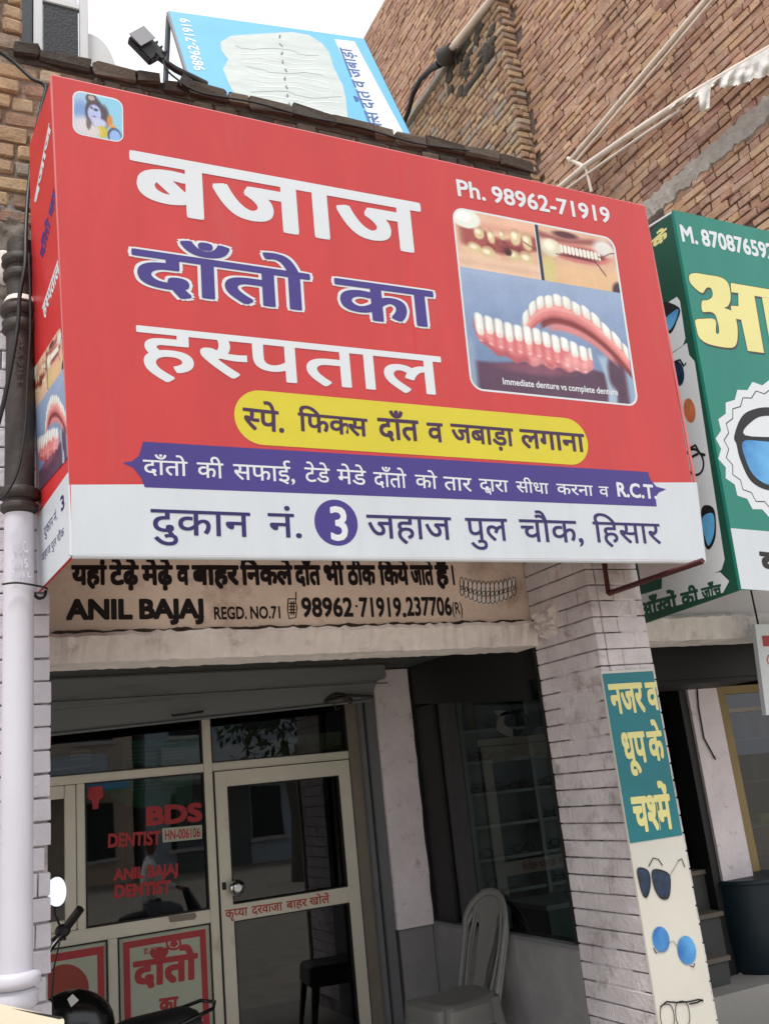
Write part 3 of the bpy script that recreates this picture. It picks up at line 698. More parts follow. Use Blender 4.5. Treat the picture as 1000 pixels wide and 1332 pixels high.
letters('address_lettering', 'navy', rs, RP, [('दुकान', (196, 662), (324.5, 667), (320, 698.5), .008), ('नं.', (348, 667.3), (394, 669), (377.6, 699.4), .008), ('जहाज', (476, 669.4), (585.3, 673), (582.5, 702.3), .008), ('पुल', (604, 673.6), (658, 675), (655.8, 703.5), .008), ('चौक,', (674, 675.3), (757, 678), (708, 705), .008), ('िहसार', (769.5, 678.5), (856, 681.5), (818, 706.5), .008)], .0032)
letters('shop_number', 'whitet', rs, RP, [('3', (424, 657.5), (451, 658.5), (424, 703), .018)], .0032)
letters('phone_lettering', 'whitet', rs, RP, [('Ph. 98962-71919', (590, 232), (790, 270), (592.4, 254.5), .022)], .003)

# denture picture
def denture(u, v):
    rgb = np.zeros(u.shape + (3,)); sm = lambda d, w_: np.clip(.5 - d / w_, 0, 1)
    def put(a, c): rgb[:] = rgb * (1 - a[..., None]) + np.array(c) * a[..., None]
    def mul(a, f): rgb[:] = rgb * (1 - a[..., None] * (1 - f))
    E = lambda cx, cy, rx, ry, w_=.25, p=2: sm((np.abs((u - cx) / rx) ** p + np.abs((v - cy) / ry) ** p) ** (1 / p) - 1, w_)
    def turb(f, sd=0):
        t = np.zeros_like(u); rs = np.random.RandomState(sd)
        for o in range(5):
            for _ in range(3):
                a, b, c = rs.uniform(-1, 1, 3); t += np.sin((a * u + b * v) * f * 2 ** o * 6 + c * 9) / 2 ** o / 3
        return t
    T1, T2 = turb(3, 1), turb(6, 2)
    put(np.ones_like(u), (150, 168, 196)); put(sm(.42 - v, .2) * sm(v - .62, .5), (146, 164, 198)); put(sm(.6 - v, .5), (112, 134, 168))
    # dark glossy table, lower part
    tb = sm(.825 + .025 * np.sin(u * 7 + 1) - v, .02); put(tb, (88, 58, 80)); put(tb * sm(.5 - T1, .9) * .5, (66, 40, 58)); put(tb * E(.38, .86, .2, .03, .8) * .6, (150, 84, 104))
    stk = sm(np.abs(u - .80 - .05 * np.sin((v - .7) * 7)) - .03, .02) * sm(.74 - v, .03); put(stk, (158, 178, 198)); put(E(.93, .83, .09, .10, .3, 3), (84, 56, 76)); put(sm(.955 - u, .03) * sm(.77 - v, .05), (140, 160, 184)); put(sm(u - .035, .03) * sm(.74 - v, .04), (136, 156, 182))
    # rear denture
    x = u - .56; vt = .415 + np.where(x < 0, 3.0, 1.4) * x * x; inn = sm(.335 - u, .02) * sm(u - .995, .01)
    d = v - vt
    put(sm(np.abs(d - .085) - .045, .012) * inn, (214, 130, 128)); put(sm(np.abs(d - .075) - .012, .02) * inn * .7, (236, 176, 166)); put(sm(np.abs(d - .122) - .008, .012) * inn * .7, (176, 84, 82))
    put(sm(np.abs(d - .15) - .02, .014) * sm(.45 - u, .03) * inn, (128, 48, 44)); put(sm(np.abs(d - .185) - .02, .02) * sm(.5 - u, .06) * sm(u - .9, .05), (206, 128, 128))
    k = 17 * np.clip(u - .335, 0, 1) ** .92; fr = (k % 1) - .5; fl = np.floor(k); ty = d - .028 - .006 * np.cos(fl * 2.1)
    th = sm((np.abs(fr / .50) ** 3 + np.abs(ty / .036) ** 3) ** (1 / 3) - 1, .16) * inn
    put(th, (226, 228, 222)); put(th * sm(np.abs(fr + .1) - .08, .25) * .8, (246, 247, 243)); put(th * sm(.015 - ty, .03) * .5, (214, 188, 172)); put(th * sm(.40 - np.abs(fr), .12) * .55, (150, 132, 134))
    # front denture
    s_ = (u - .05) / .70; top = .572 + .118 * s_ + .008 * np.sin(s_ * 8); inn = sm(.045 - u, .02) * sm(u - .745, .02); e = np.clip(np.sin(np.clip(s_, 0, 1) * PI), 0, 1) ** .35
    gb = top + .10 + (.135 - .05 * s_) * e + .010 * np.sin(s_ * 42 + 1) * e
    g = sm(top + .045 - v, .01) * sm(v - gb, .014) * inn; put(g, (206, 112, 116)); kk = s_ * 12.5 ** 1.0; rid = .5 + .5 * np.cos((kk % 1 - .5) * 2 * PI)
    put(g * rid * sm(np.abs(v - top - .13) - .04, .05) * .65, (234, 164, 158)); put(g * sm(gb - .03 - v, .03) * .55, (158, 70, 78)); put(g * sm(.35 - T2, .5) * .35, (246, 206, 200)); put(g * sm(np.abs(v - top - .155) - .004, .01) * rid ** 3 * .8, (255, 236, 230))
    fr = (kk % 1) - .5; fl = np.floor(kk); hh = .056 - .016 * np.clip(s_, 0, 1) + .005 * np.cos(fl * 2.4); cy = top + hh + .004 * np.cos(fl * 1.7)
    ty = (v - cy) / hh; wd = .50 - .07 * np.clip(ty, 0, 1)
    th = sm((np.abs(fr / wd) ** 3 + np.abs(ty) ** 3) ** (1 / 3) - 1, .14) * inn * (kk > 0) * (kk < 12.5)
    put(th, (228, 230, 224)); put(th * sm(np.abs(fr + .08 + .1 * ty) - .08, .25), (250, 250, 247)); put(th * sm(.55 - ty, .5) * .5, (220, 190, 172)); put(th * sm(.38 - np.abs(fr), .12) * .6, (140, 122, 128)); put(th * sm(ty + .8, .3) * .35, (180, 196, 214))
    # mouth photographs in the two upper fields
    A = (v < .335) * (u < .487)
    sk = np.ones_like(u) * A; put(sk, (212, 170, 142)); put(sk * sm(.1 - T1, 1.2) * .6, (232, 196, 168)); put(sk * sm(np.abs(v - .05 - .02 * np.sin(u * 9)) - .03, .04), (226, 178, 152)); put(sk * sm(np.abs(v - .075) - .012, .05) * .6, (190, 120, 108))
    cav = sm(np.abs(v - .155 + .02 * np.sin(u * 16) - .02 * T1) - .048, .03) * sm(.03 - u, .05) * A; put(cav, (122, 46, 46)); put(cav * sm(.2 - T2, .5) * .7, (168, 84, 76))
    for cx, cy, rx, ry in ((.135, .115, .030, .035), (.205, .125, .022, .042), (.275, .105, .018, .030), (.355, .10, .032, .05), (.425, .115, .030, .055), (.10, .21, .038, .03), (.175, .225, .04, .035), (.33, .215, .035, .035), (.41, .22, .04, .04)):
        q = E(cx, cy + .004 * np.sin(u * 60), rx, ry, .3, 2.6) * A; put(q, (206, 186, 142)); put(q * E(cx - .006, cy - .008, rx * .5, ry * .5, .8), (238, 228, 200)); put(q * sm(v - cy + ry * .5, .02) * .4, (150, 100, 76))
    put(E(.30, .20, .022, .022, .5) * A, (70, 20, 24)); put(sm(.255 - v - .01 * np.sin(u * 20), .03) * A, (222, 188, 160)); put(sm(np.abs(v - .30) - .01, .04) * A * .4, (186, 140, 120))
    put(E(.065, .045, .085, .058, .2) * A, (222, 226, 214)); put(E(.05, .035, .045, .03, .6) * A, (242, 244, 236)); put(sm(np.abs(v - .12 - (u - .4) * .5) - .004, .008) * sm(.4 - u, .02) * A, (120, 60, 56))
    put(sm(np.abs(u - .497) - .009, .006) * (v < .335), (26, 24, 30)); put(sm(np.abs(u - .484) - .003, .004) * (v < .335), (214, 214, 214))
    B = (v < .335) * (u > .508); put(B * 1., (208, 166, 140)); put(B * sm(0 - T1, 1.2) * .6, (226, 190, 160)); put(sm(np.abs(v - .055 - .012 * np.sin(u * 12)) - .018, .025) * B, (150, 84, 80)); put(E(.68, .03, .08, .02, .6) * B, (84, 40, 44))
    lip = E(.76, .135, .20, .055, .3) * B; put(lip, (196, 112, 106)); put(E(.77, .13, .155, .034, .25) * B, (110, 40, 44)); kt = (u - .63) * 40; ft = (kt % 1) - .5
    q = sm((np.abs(ft / .5) ** 3 + np.abs((v - .122 - .03 * (u - .7)) / .026) ** 3) ** (1 / 3) - 1, .25) * (u > .63) * (u < .90) * B; put(q, (232, 228, 214)); put(q * sm(.38 - np.abs(ft), .15) * .5, (150, 120, 110))
    put(E(.575, .125, .065, .055, .25) * B, (214, 206, 182)); put(E(.565, .115, .035, .03, .7) * B, (238, 232, 212)); put(E(.55, .27, .05, .09, .5) * B, (206, 190, 128)); put(sm(.21 - v, .05) * B * sm(.6 - u, .06), (220, 182, 140)); put(E(.93, .07, .07, .05, .6) * B, (218, 214, 208))
    ln = sm(np.abs(v - .158 - .04 * (u - .6)) - .003, .006) * (u > .6) * (u < .86) * B; put(ln, (90, 40, 44)); put(sm(np.abs(v - .165 - (u - .86) * 1.3) - .006, .006) * (u > .855) * (u < .92) * B, (80, 36, 44)); put(sm(np.abs(v - .11 - .02 * np.sin(u * 30)) - .003, .006) * (u > .88) * B, (90, 50, 50))
    put(E(1.0, .33, .05, .06, .4) * B, (66, 44, 54))
    rgb += T2[..., None] * 5 + np.random.RandomState(4).normal(0, 3.2, u.shape)[..., None]
    return rgb
pf, fr_ = uvrect(RP, (592.6, 300), (825.5, 512), (650, 283), (700, 513.5), .055, 6)
pfo, fro = uvrect(RP, (590.4, 300), (828.0, 512), (650, 280.6), (700, 516), .062, 8)
MB().add([p + nrm * .00055 for p in pfo], [tuple(range(len(pfo)))]).build('picture_border', 'whitet', rs)
painted('denture_picture', rs, fr_, nrm, denture, 270, 310, .002, .055)
letters('caption', 'whitet', rs, RP, [('Immediate denture vs complete denture', (652, 491), (802, 506), (652.5, 500), .02)], .003)

# small portrait print, a plain stand-in figure
def portrait(u, v):
    rgb = np.zeros(u.shape + (3,)); sm = lambda d, w_: np.clip(.5 - d / w_, 0, 1)
    def put(a, c): rgb[:] = rgb * (1 - a[..., None]) + np.array(c) * a[..., None]
    E = lambda cx, cy, rx, ry, w_=.25: sm(np.sqrt(((u - cx) / rx) ** 2 + ((v - cy) / ry) ** 2) - 1, w_)
    put(np.ones_like(u), (138, 196, 220)); put(sm(u - .25, .5), (168, 186, 214)); put(E(.13, .45, .16, .25, .8), (120, 150, 200)); put(E(.2, .8, .25, .22, .8), (206, 200, 206))
    put(E(.42, .42, .19, .36), (70, 62, 76)); put(E(.36, .10, .12, .13), (84, 74, 70)); put(E(.36, .08, .07, .06), (176, 160, 160)); put(E(.60, .5, .13, .3, .4), (80, 70, 80)); put(E(.42, .45, .14, .22), (176, 184, 222))
    put(E(.45, .35, .05, .035, .6), (70, 80, 90)); put(E(.36, .32, .03, .03, .6), (90, 80, 110)); put(E(.42, .52, .05, .02, .6), (140, 110, 150)); put(E(.52, .66, .16, .12, .5), (188, 192, 220))
    put(E(.74, .55, .06, .14, .6), (206, 130, 60)); put(E(.80, .68, .07, .05, .6), (220, 150, 70)); put(E(.58, .86, .13, .14, .4), (196, 178, 60)); put(E(.36, .88, .18, .16, .6), (206, 198, 196))
    put(E(.84, .9, .15, .2, .2), (70, 70, 100)); put(E(.85, .92, .12, .17, .3), (140, 176, 226)); put(E(.3, .72, .05, .14, .6), (110, 96, 96))
    rgb += (np.sin(u * 60 + v * 43) * np.sin(v * 67 - u * 20))[..., None] * 9
    return rgb
po, pfr = uvrect(RP, (94.8, 140), (160.6, 160), (120, 121.6), (120, 178.5), .035, 6)
MB().add([p + nrm * .00055 for p in po], [tuple(range(len(po)))]).build('portrait_border', 'whitet', rs)
_, pfr = uvrect(RP, (96.6, 140), (159, 160), (120, 123.6), (120, 176.8), .03, 6)
painted('portrait_print', rs, pfr, nrm, portrait, 96, 84, .002, .03)
# side panel prints
sn = (bl_ - tl_).cross(bbl - bl_ - q).normalized()
if sn.x > 0: sn = -sn
SP = (bl_ + q, sn)
def sidepl(px, py, off): return U(px, py, SP, off)
MB().add([bl_ + q + sn * .0015, U(91, 612, SP, .0015), U(48.8, 672, SP, .0015), bbl + sn * .0015], [(0, 1, 2, 3)]).build('white_band', 'white', rs)
letters('side_headline', 'whitet', rs, SP, [('बजाज', (45, 262), (64.5, 160), (60, 205), .04), ('हस~पताल', (55.5, 400), (76, 338), (76, 362), .036)], .002)
letters('side_headline', 'purple', rs, SP, [('दाँतो का', (52.5, 330), (70.5, 245), (69, 280), .036)], .002)
q4 = [U(51.5, 520, SP, .0018), U(80.5, 424, SP, .0018), U(85, 590, SP, .0018), U(51, 640, SP, .0018)]
h_ = (q4[1] - q4[0]); ln = h_.length; hx = V((sn.y, -sn.x, 0)).normalized(); hx = hx if hx.y < 0 else -hx
upv = sn.cross(hx).normalized(); upv = upv if upv.z > 0 else -upv; o_ = V(q4[3])
fr3 = (o_, hx, upv, 0, (q4[1] - o_).dot(hx), (q4[1] - o_).dot(upv), 0)
painted('denture_picture', rs, fr3, sn, denture, 80, 110, .001, .03)
flat('purple_disc', 'purple', rs, SP, [ell(81.2, 654, 4.4, 12, 0, 20)], .003)
letters('side_address', 'navy', rs, SP, [('दुकान नं.', (58, 688), (75, 663), (75, 676), .01), ('जहाज पुल चौक', (55, 722), (84, 686), (84, 697), .008), ('3', (78.5, 648), (84, 641), (84, 662), .03)], .0035)

# brackets under the signboard
bk = thing('sign_bracket', 'dark red steel angle bracket under the right end of the red signboard', 'bracket', (3.1, 3.6, 2.4))
ax = 3.12
MB().tube([U(784, 722, PY(3.66)), U(791, 772, PY(3.66))], .016, 4).build('upright', 'maroon', bk)
a0 = U(791, 772, PY(3.66)); MB().tube([a0, V((a0.x, 3.0, a0.z)) * 1.0], .014, 4).build('arm', 'maroon', bk)

# ================================================================== GREEN SIGNBOARD
gs = thing('signboard', 'green optician box signboard with pale yellow Hindi letters at the right edge', 'signboard', (4.2, 3.6, 2.45))
gtl = U(875, 273, PY(3.25)); gbl = U(964, 767, PY(3.33)); W_ = 1.5
gx = V((W_, 0, 0)); gn = gx.cross(gbl - gtl).normalized()
if gn.y > 0: gn = -gn
GP = (gtl.copy(), gn); Xg = (gtl.x + gbl.x) / 2
gtl.x = gbl.x = Xg
MB().hexa([gtl, gtl + gx, gbl + gx, gbl], -gn * .02).build('front_panel', 'green', gs)
bkY = 4.12
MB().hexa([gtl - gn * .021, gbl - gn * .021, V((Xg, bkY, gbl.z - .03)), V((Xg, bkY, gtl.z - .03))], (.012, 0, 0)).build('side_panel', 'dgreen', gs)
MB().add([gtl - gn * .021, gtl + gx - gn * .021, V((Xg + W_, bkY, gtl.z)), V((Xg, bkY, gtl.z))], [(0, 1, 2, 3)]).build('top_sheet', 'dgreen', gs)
flat('white_band', 'white', gs, GP, [[(949.5, 687), (1100, 700), (1100, 775), (963.5, 766)]], .0012)
GS = PX(Xg)
letters('phone_lettering', 'whitet', gs, GP, [('M. 870876592', (881, 291), (1003, 317), (883.5, 313.5), .03)], .002)
def gpx(P): return [(840 + x / 6.055, 260 + y / 6.055) for x, y in P]
L1 = [(335, 605), (352, 583), (395, 578), (480, 592), (565, 606), (618, 630), (648, 672), (660, 730), (660, 795), (640, 838), (612, 852), (655, 868), (692, 905), (710, 965), (718, 1040), (712, 1120), (690, 1158), (640, 1165), (540, 1150), (462, 1124), (412, 1078), (393, 1010), (385, 948), (440, 938), (540, 944), (546, 1040), (562, 1057), (573, 1030), (560, 960), (540, 905), (500, 882), (441, 880), (436, 800), (475, 792), (512, 772), (521, 738), (508, 698), (482, 690), (464, 704), (442, 734), (400, 712), (346, 655)]
L2 = [(722, 736), (848, 752), (925, 1207), (797, 1190), (745, 945), (693, 936), (668, 882), (664, 835), (724, 838)]
L3 = [(662, 655), (1150, 737), (1150, 806), (724, 735), (668, 728)]
L4 = [(908, 768), (1040, 788), (1110, 1240), (988, 1218)]
def rnd(P): return gpx(loop(P, 3))
for k, P in enumerate((rnd(L1), gpx(L2), gpx(L3), gpx(L4))):
    cx_ = sum(p[0] for p in P) / len(P); cy_ = sum(p[1] for p in P) / len(P)
    flat('letter_shadow', 'brown', gs, GP, [[(p[0] + 1.6, p[1] + 2.6) for p in P]], .0014 + k * .00015)
    flat('letter_shadow', 'brown', gs, GP, [[(p[0] - .6, p[1] - .8) for p in P]], .0024 + k * .00015)
    flat('big_letter', 'cream', gs, GP, [P], .0034 + k * .00015)
def zz(cx, cy, r0, r1, n=22):
    pts = []
    for k in range(2 * n):
        a = PI * k / n; r = r0 if k % 2 else r1; pts.append((cx + r * .90 * math.cos(a) + 0 * r, cy + r * math.sin(a) + r * .17 * math.cos(a)))
    return pts
flat('badge', 'whitet', gs, GP, [zz(1012, 586, 84, 91)], .0015)
strokes('badge_line', 'black', gs, GP, [zz(1012, 586, 73, 79)], .006, .0025, closed=True)
fl = [(961, 566), (1030, 574), (1032, 600), (1022, 628), (1000, 634), (978, 622), (966, 598)]
flat('printed_sunglasses', 'black', gs, GP, [loop([(954, 568), (962, 545), (975, 534), (1000, 530), (1030, 540), (1030, 548), (1000, 541), (980, 546), (968, 566), (1030, 572), (1034, 600), (1024, 632), (1000, 638), (976, 626), (962, 598), (957, 578)])], .003)
flat('printed_lens', 'lens', gs, GP, [loop([(965, 575), (990, 574), (1024, 580), (1028, 600), (1019, 624), (1000, 631), (980, 619), (969, 598)])], .0045)
letters('band_lettering', 'black', gs, GP, [('क', (986, 717), (1022, 721), (1000, 745), .05)], .002)
letters('side_lettering', 'cream', gs, GS, [('के', (846.5, 314), (866, 296), (860, 316), .05)], .002)
strokes('side_line', 'whitet', gs, GS, [[(843, 295), (873, 276)]], .012, .0015)
def gsr(pts, m, nm, off=.0015): return flat(nm, m, gs, GS, [loop(pts, 4) if nm.startswith('printed') and len(pts) < 20 else pts], off)
gsr([(852, 404), (880, 386), (884, 392), (891, 440), (888, 449), (860, 468)], 'whitet', 'side_box')
gsr([(868, 452 + 12), (893, 446), (896, 462), (903, 470), (942, 728), (938, 741), (925, 748), (860, 775)], 'whitet', 'side_box')
gsr([(856, 392), (883, 400), (880, 418), (871, 434), (862, 420)], 'black', 'printed_glasses', .003)
gsr([(862, 418), (881, 402), (879, 416), (870, 430)], 'lens', 'printed_lens', .0045)
gsr(ell(882, 486, 7.5, 16, -.1), 'lensd', 'printed_lens', .003); strokes('printed_glasses', 'black', gs, GS, [[(874, 472), (884, 468), (889, 476), (892, 472)]], .012, .004)
gsr(ell(896.5, 534, 7.5, 16, -.15), 'orange', 'printed_lens', .003)
strokes('printed_glasses', 'black', gs, GS, [ell(903, 601, 11.5, 17, -.2)], .012, .004, closed=True); strokes('printed_glasses', 'black', gs, GS, [[(896, 584), (904, 579), (910, 590), (917, 592)], [(896, 596), (908, 590)]], .014, .0045)
gsr([(912, 662), (920, 657), (929, 664), (931, 690), (928, 706), (921, 715), (915, 706), (911, 688)], 'black', 'printed_glasses', .003)
gsr([(914, 672), (927, 668), (929, 688), (926, 702), (921, 710), (917, 700), (914, 688)], 'lens', 'printed_lens', .0045)
gsr([(817, 797), (828, 775), (936, 744), (948, 756), (940, 771), (821, 804)], 'whitet', 'arrow_plate', .003)
letters('arrow_lettering', 'dgreen', gs, GS, [('आँखों', (829, 786), (879, 773), (870, 797), .04), ('की', (884, 772), (907, 766), (903, 786), .04), ('जाँच', (911, 765.5), (937, 759.5), (935, 776), .04)], .0045)

# ================================================================== BLUE HOARDING ON THE ROOF
hb = thing('roof_hoarding', 'pale blue hoarding standing on its side on the roof with a peeled grey picture', 'hoarding', (2.2, 4.7, 4.6))
h1 = U(220, 14, PY(5.2)); h2 = U(473, 50, PY(5.0)); h3 = U(535, 178, PY(4.5))
hn = (h2 - h1).cross(h3 - h2).normalized()
if hn.y > 0: hn = -hn
HP = (h2.copy(), hn)
h4 = U(268, 170, HP)
ex_ = (h3 - h2).normalized(); h3b = h3 + ex_ * .3
MB().hexa([h1, h2, h3b, h4], -hn * .03).build('sheet', 'hs', hb)
fm = MB()
for a, b in ((h1, h2), (h2, h3b), (h4, h1)): fm.tube([a - hn * .02, b - hn * .02], .018, 6)
fm.build('frame', 'steel', hb)
flat('white_band', 'hw', hb, HP, [[(435, 51), (461, 54), (526, 176), (519, 190), (497, 190)]], .002)
blob = [(287, 55), (300, 47), (340, 44), (380, 42), (402, 46), (418, 56), (428, 68), (434, 88), (446, 112), (450, 130), (452, 153), (440, 180), (330, 170), (298, 110), (290, 90), (297, 78), (288, 66)]
flat('peeled_film', 'hblob', hb, HP, [blob], .004)
for k in range(15):
    y = 60 + 7.2 * k; wr = [(296 + 4 * k * .8 + random.uniform(0, 14) + j * 10, y + j * 1.0 + 2.2 * math.sin(j * .8 + k) + random.uniform(-.6, .6)) for j in range(12)]
    strokes('crease_shading', 'hw' if k % 2 else 'grey' if k % 4 == 0 else 'coolw', hb, HP, [wr], .010 if k % 4 else .004, .006)  # alternating pale and dark strokes paint the shading of the film's ridges
for sq in [[(364 + random.uniform(-2, 2) + k * 1.4, 46 + k * 11), (365 + random.uniform(-2, 2) + k * 1.4, 50 + k * 11)] for k in range(10)]: strokes('film_seam', 'grey', hb, HP, [sq], .012, .009)
letters('phone_lettering', 'hw', hb, HP, [('98962-71919', (253, 92), (233, 24), (266, 88), .02)], .004)
letters('band_lettering', 'hbtext', hb, HP, [('िफक~स दाँत व जबाड़ा', (490, 188), (441, 62), (505, 184), .02)], .004)
MB().tube([h3b - hn * .1, V((h3b.x, 4.8, 4.5))], .02, 6).build('prop', 'steel', hb); MB().tube([h1 - hn * .04, V((h1.x, 6.2, 4.5))], .02, 6).build('prop', 'steel', hb)

# ================================================================== FLOODLIGHT
fd = thing('floodlight', 'small black floodlight on a slanting arm above the red signboard', 'lamp', (.9, 3.8, 5.0))
FPp = PY(3.62)
a = U(205, 74, FPp); b = U(268, 110, PY(3.75))
MB().tube([a, U(228, 90, PY(3.68)), b], [.013, .017, .019], 10).build('arm', 'lamp', fd)
c_ = U(192, 56, FPp); dirv = (U(205, 74, FPp) - U(172, 40, FPp)).normalized(); yv = V((0, -1, 0)); zv = dirv.cross(yv).normalized()
mt = Matrix((dirv, zv, yv)).transposed()
MB().box(c_ + V((0, .03, 0)), (.145, .10, .045), mt).build('housing', 'lamp', fd, bevel=.006)
MB().box(c_ - dirv * .035 + yv * .01, (.075, .095, .006), mt).build('glass', 'lampg', fd)
fb = MB()
for k in range(5): fb.box(c_ + dirv * (-.05 + .03 * k) + zv * -.055 + V((0, .03, 0)), (.006, .02, .04), mt)
fb.box(c_ + dirv * .08, (.04, .022, .022), mt); fb.build('fins', 'lamp', fd)
MB().tube([U(212, 78, PY(3.6)), U(216, 90, PY(3.6)), U(224, 98, PY(3.6)), U(232, 104, PY(3.6)), U(236, 112, PY(3.6))], .005, 6).build('wire', 'cable', fd)
cb_ = MB(); cb_.box(U(240, 108, PY(3.64)), (.05, .05, .05), (.2, .4, .1)); cb_.build('clamp', 'iron', fd)

# ================================================================== COOLER ON THE ROOF
ac = thing('air_cooler', 'white air cooler box with dark mesh panels and a rounded side on the roof', 'air cooler', (.6, 4.5, 4.6))
F = 4.35
def pq(x, y, d=F): return U(x, y, PY(d))
zt = U(60, -60, PY(F)).z
xa, xb = U(50, 60, PY(F)).x, U(110, 80, PY(F)).x
MB().bb((xa + .03, F + .02, 4.56), (xb - .03, F + .5, zt)).build('body', 'coolw', ac)
fr4 = MB()
for x in (xa, xb): fr4.bb((x - .022, F - .01, 4.56), (x + .022, F + .03, zt))
fr4.bb((xa + .022, F - .008, U(80, 4, PY(F)).z - .02), (xb - .022, F + .028, U(80, 4, PY(F)).z + .02)); fr4.build('frame', 'coolw', ac, bevel=.004)
MB().bb((xa + .03, F, 4.56), (xb - .03, F + .018, U(80, 4, PY(F)).z - .022)).build('mesh_panel', 'mesh', ac)
MB().add([V((xa - .03, F + .02, 4.56)), V((xa - .03, F + .02, zt)), V((xa - .16, F + .45, zt)), V((xa - .22, F + .45, 4.56)), V((xa - .02, F + .03, 4.56)), V((xa - .02, F + .03, zt)), V((xa - .15, F + .46, zt)), V((xa - .21, F + .46, 4.56))], [(0, 1, 2, 3), (7, 6, 5, 4), (0, 4, 5, 1), (1, 5, 6, 2), (2, 6, 7, 3), (3, 7, 4, 0)]).build('mesh_panel', 'mesh', ac)
tk = MB(); cxx = xb + .02; vs = []; nn = 18
for j in range(2):
    for i in range(nn + 1):
        t = PI / 2 * i / nn
        vs.append(V((cxx + .17 * math.cos(t) ** .8, F + .04 + j * .5, U(110, 85, PY(F)).z + -.1 + .36 * math.sin(t) ** .9)))
vs2 = [V((cxx, F + .04, 4.7)), V((cxx, F + .54, 4.7))]
tk.add(vs, [(i, i + 1, nn + 2 + i, nn + 1 + i) for i in range(nn)], True); tk.add(vs[:nn + 1] + [vs2[0]], [tuple(range(nn + 2))]); tk.add(vs[nn + 1:] + [vs2[1]], [tuple(range(nn + 2))[::-1]])
tk.build('rounded_side', 'coolw', ac)

# ================================================================== DRAIN PIPE
dp = thing('drain_pipe', 'drain pipe at the left edge, black cast iron above and white painted below', 'pipe', (.29, 3.6, 0))
YQ = 3.57; PQ = PY(YQ); xc = (U(3, 900, PQ).x + U(44.5, 900, PQ).x) / 2; rp = (U(44.5, 900, PQ).x - U(3, 900, PQ).x) / 2
zq = lambda y: U(25, y, PQ).z
zj = zq(670)
MB().tube([(xc, YQ + .0, -.3), (xc, YQ, zj)], rp, 28).build('white_pipe', 'pipew', dp)
MB().tube([(xc, YQ, zj + .001), (xc, YQ, zq(318))], rp * 1.02, 28).build('iron_pipe', 'iron', dp)
def ring(y0, y1, k, m, nm='collar'):
    z0, z1 = zq(y1), zq(y0)
    MB().tube([(xc, YQ, z0), (xc, YQ, z0 + .012), (xc, YQ, (z0 + z1) / 2), (xc, YQ, z1 - .01), (xc, YQ, z1)], [rp * 1.05, rp * k, rp * (k - .08), rp * k, rp * 1.08], 28).build(nm, m, dp)
ring(336, 350, 1.42, 'iron'); ring(355, 368, 1.3, 'iron'); ring(400, 414, 1.42, 'iron'); ring(420, 436, 1.34, 'iron'); ring(636, 652, 1.42, 'iron'); ring(655, 668, 1.3, 'iron')
ring(1263, 1285, 1.55, 'pipew', 'socket_rim'); ring(1286, 1312, 1.35, 'pipew', 'socket')
MB().tube([(xc, YQ, zq(398)), (xc, YQ, zq(390))], [rp * 1.3, rp * 1.05], 20).build('mortar_ring', 'beam', dp)
lt = PY(YQ - rp - .006)
letters('raised_lettering', 'iron', dp, lt, [('HISAR', (31, 500), (31, 440), (20, 500), .03)], .0, zs=.3)
letters('raised_lettering', 'pipew', dp, lt, [('A B C', (14, 706), (34, 703), (14, 722), .02), ('3015', (14, 728), (36, 726), (14, 740), .02), ('2/13 L', (14, 745), (40, 743), (14, 753), .02)], .0, zs=.3)
# cables round the pipe
def cable(lab, pts, y, r=.006, grp=None):
    o = MB().tube([U(*p[:2], PY(p[2] if len(p) > 2 else y)) for p in pts], r, 6).build('cable', 'cable'); tag(o, lab, 'cable'); return o
cable('black cable running from the top left bricks down beside the red sign to the pipe', smooth([(-5, 64, 3.64), (20, 82, 3.64), (42, 102, 3.62), (60, 112, 3.6), (54, 140, 3.6), (45, 185, 3.6), (38, 240, 3.58), (34, 300, 3.5), (33, 345, 3.46), (26, 385, 3.46), (24, 420, 3.46), (16, 470, 3.46), (6, 520, 3.48), (-4, 560, 3.5)]), 3.5, .009)
cable('thin black cable sagging along the mossy parapet above the red sign', smooth([(232, 106, 3.66), (262, 121, 3.66), (330, 133, 3.67), (400, 152, 3.67), (470, 166, 3.67), (540, 186, 3.67), (610, 196, 3.67)]), 3.66, .005)
cable('thin cable curving down over the black iron pipe', smooth([(38, 330, 3.46), (40, 420, 3.46), (36, 500, 3.46), (33, 560, 3.46), (24, 610, 3.46), (10, 640, 3.46), (-3, 652, 3.48)]), 3.5, .0055)
cable('thin wire tied round the white pipe below its joint', smooth([(3, 760, 3.50), (22, 758, 3.495), (44, 761, 3.5), (58, 764, 3.6), (62, 766, 3.66)]), 3.5, .004)
cable('tangled wire behind the lower corner of the red sign', smooth([(60, 768, 3.66), (58, 776, 3.66), (50, 778, 3.67), (42, 770, 3.67)]), 3.6, .006)

# ================================================================== PORCH: POST, SIDE WALL, WINDOW
ps = thing('porch_post', 'rust spotted whitewashed post between the shop door and the dark side window', 'post', (2.83, 5.78, 0))
yp_ = 5.76
pa, pb_ = 2.70, 2.957
zpb = U(540, 1206, PY(yp_)).z
mb = MB(); n = 16; vs = []
for i in range(n + 1):
    z = zpb + (2.43 - zpb) * i / n; vs += [(pa + random.uniform(-.002, .002), yp_, z), (pb_ + random.uniform(-.004, .004), yp_, z), (pb_, yp_ + .2, z), (pa, yp_ + .2, z)]
mb.add(vs, [(i * 4 + k, i * 4 + (k + 1) % 4, (i + 1) * 4 + (k + 1) % 4, (i + 1) * 4 + k) for i in range(n) for k in range(4)] + [(3, 2, 1, 0), tuple(n * 4 + k for k in range(4))]); mb.build('shaft', 'post', ps)
MB().bb((pa + .02, yp_ + .03, 0), (pb_, yp_ + .2, zpb)).build('base', pm('grey_base_render', (132, 130, 130), .85, .1, 4, .4, 22), ps)
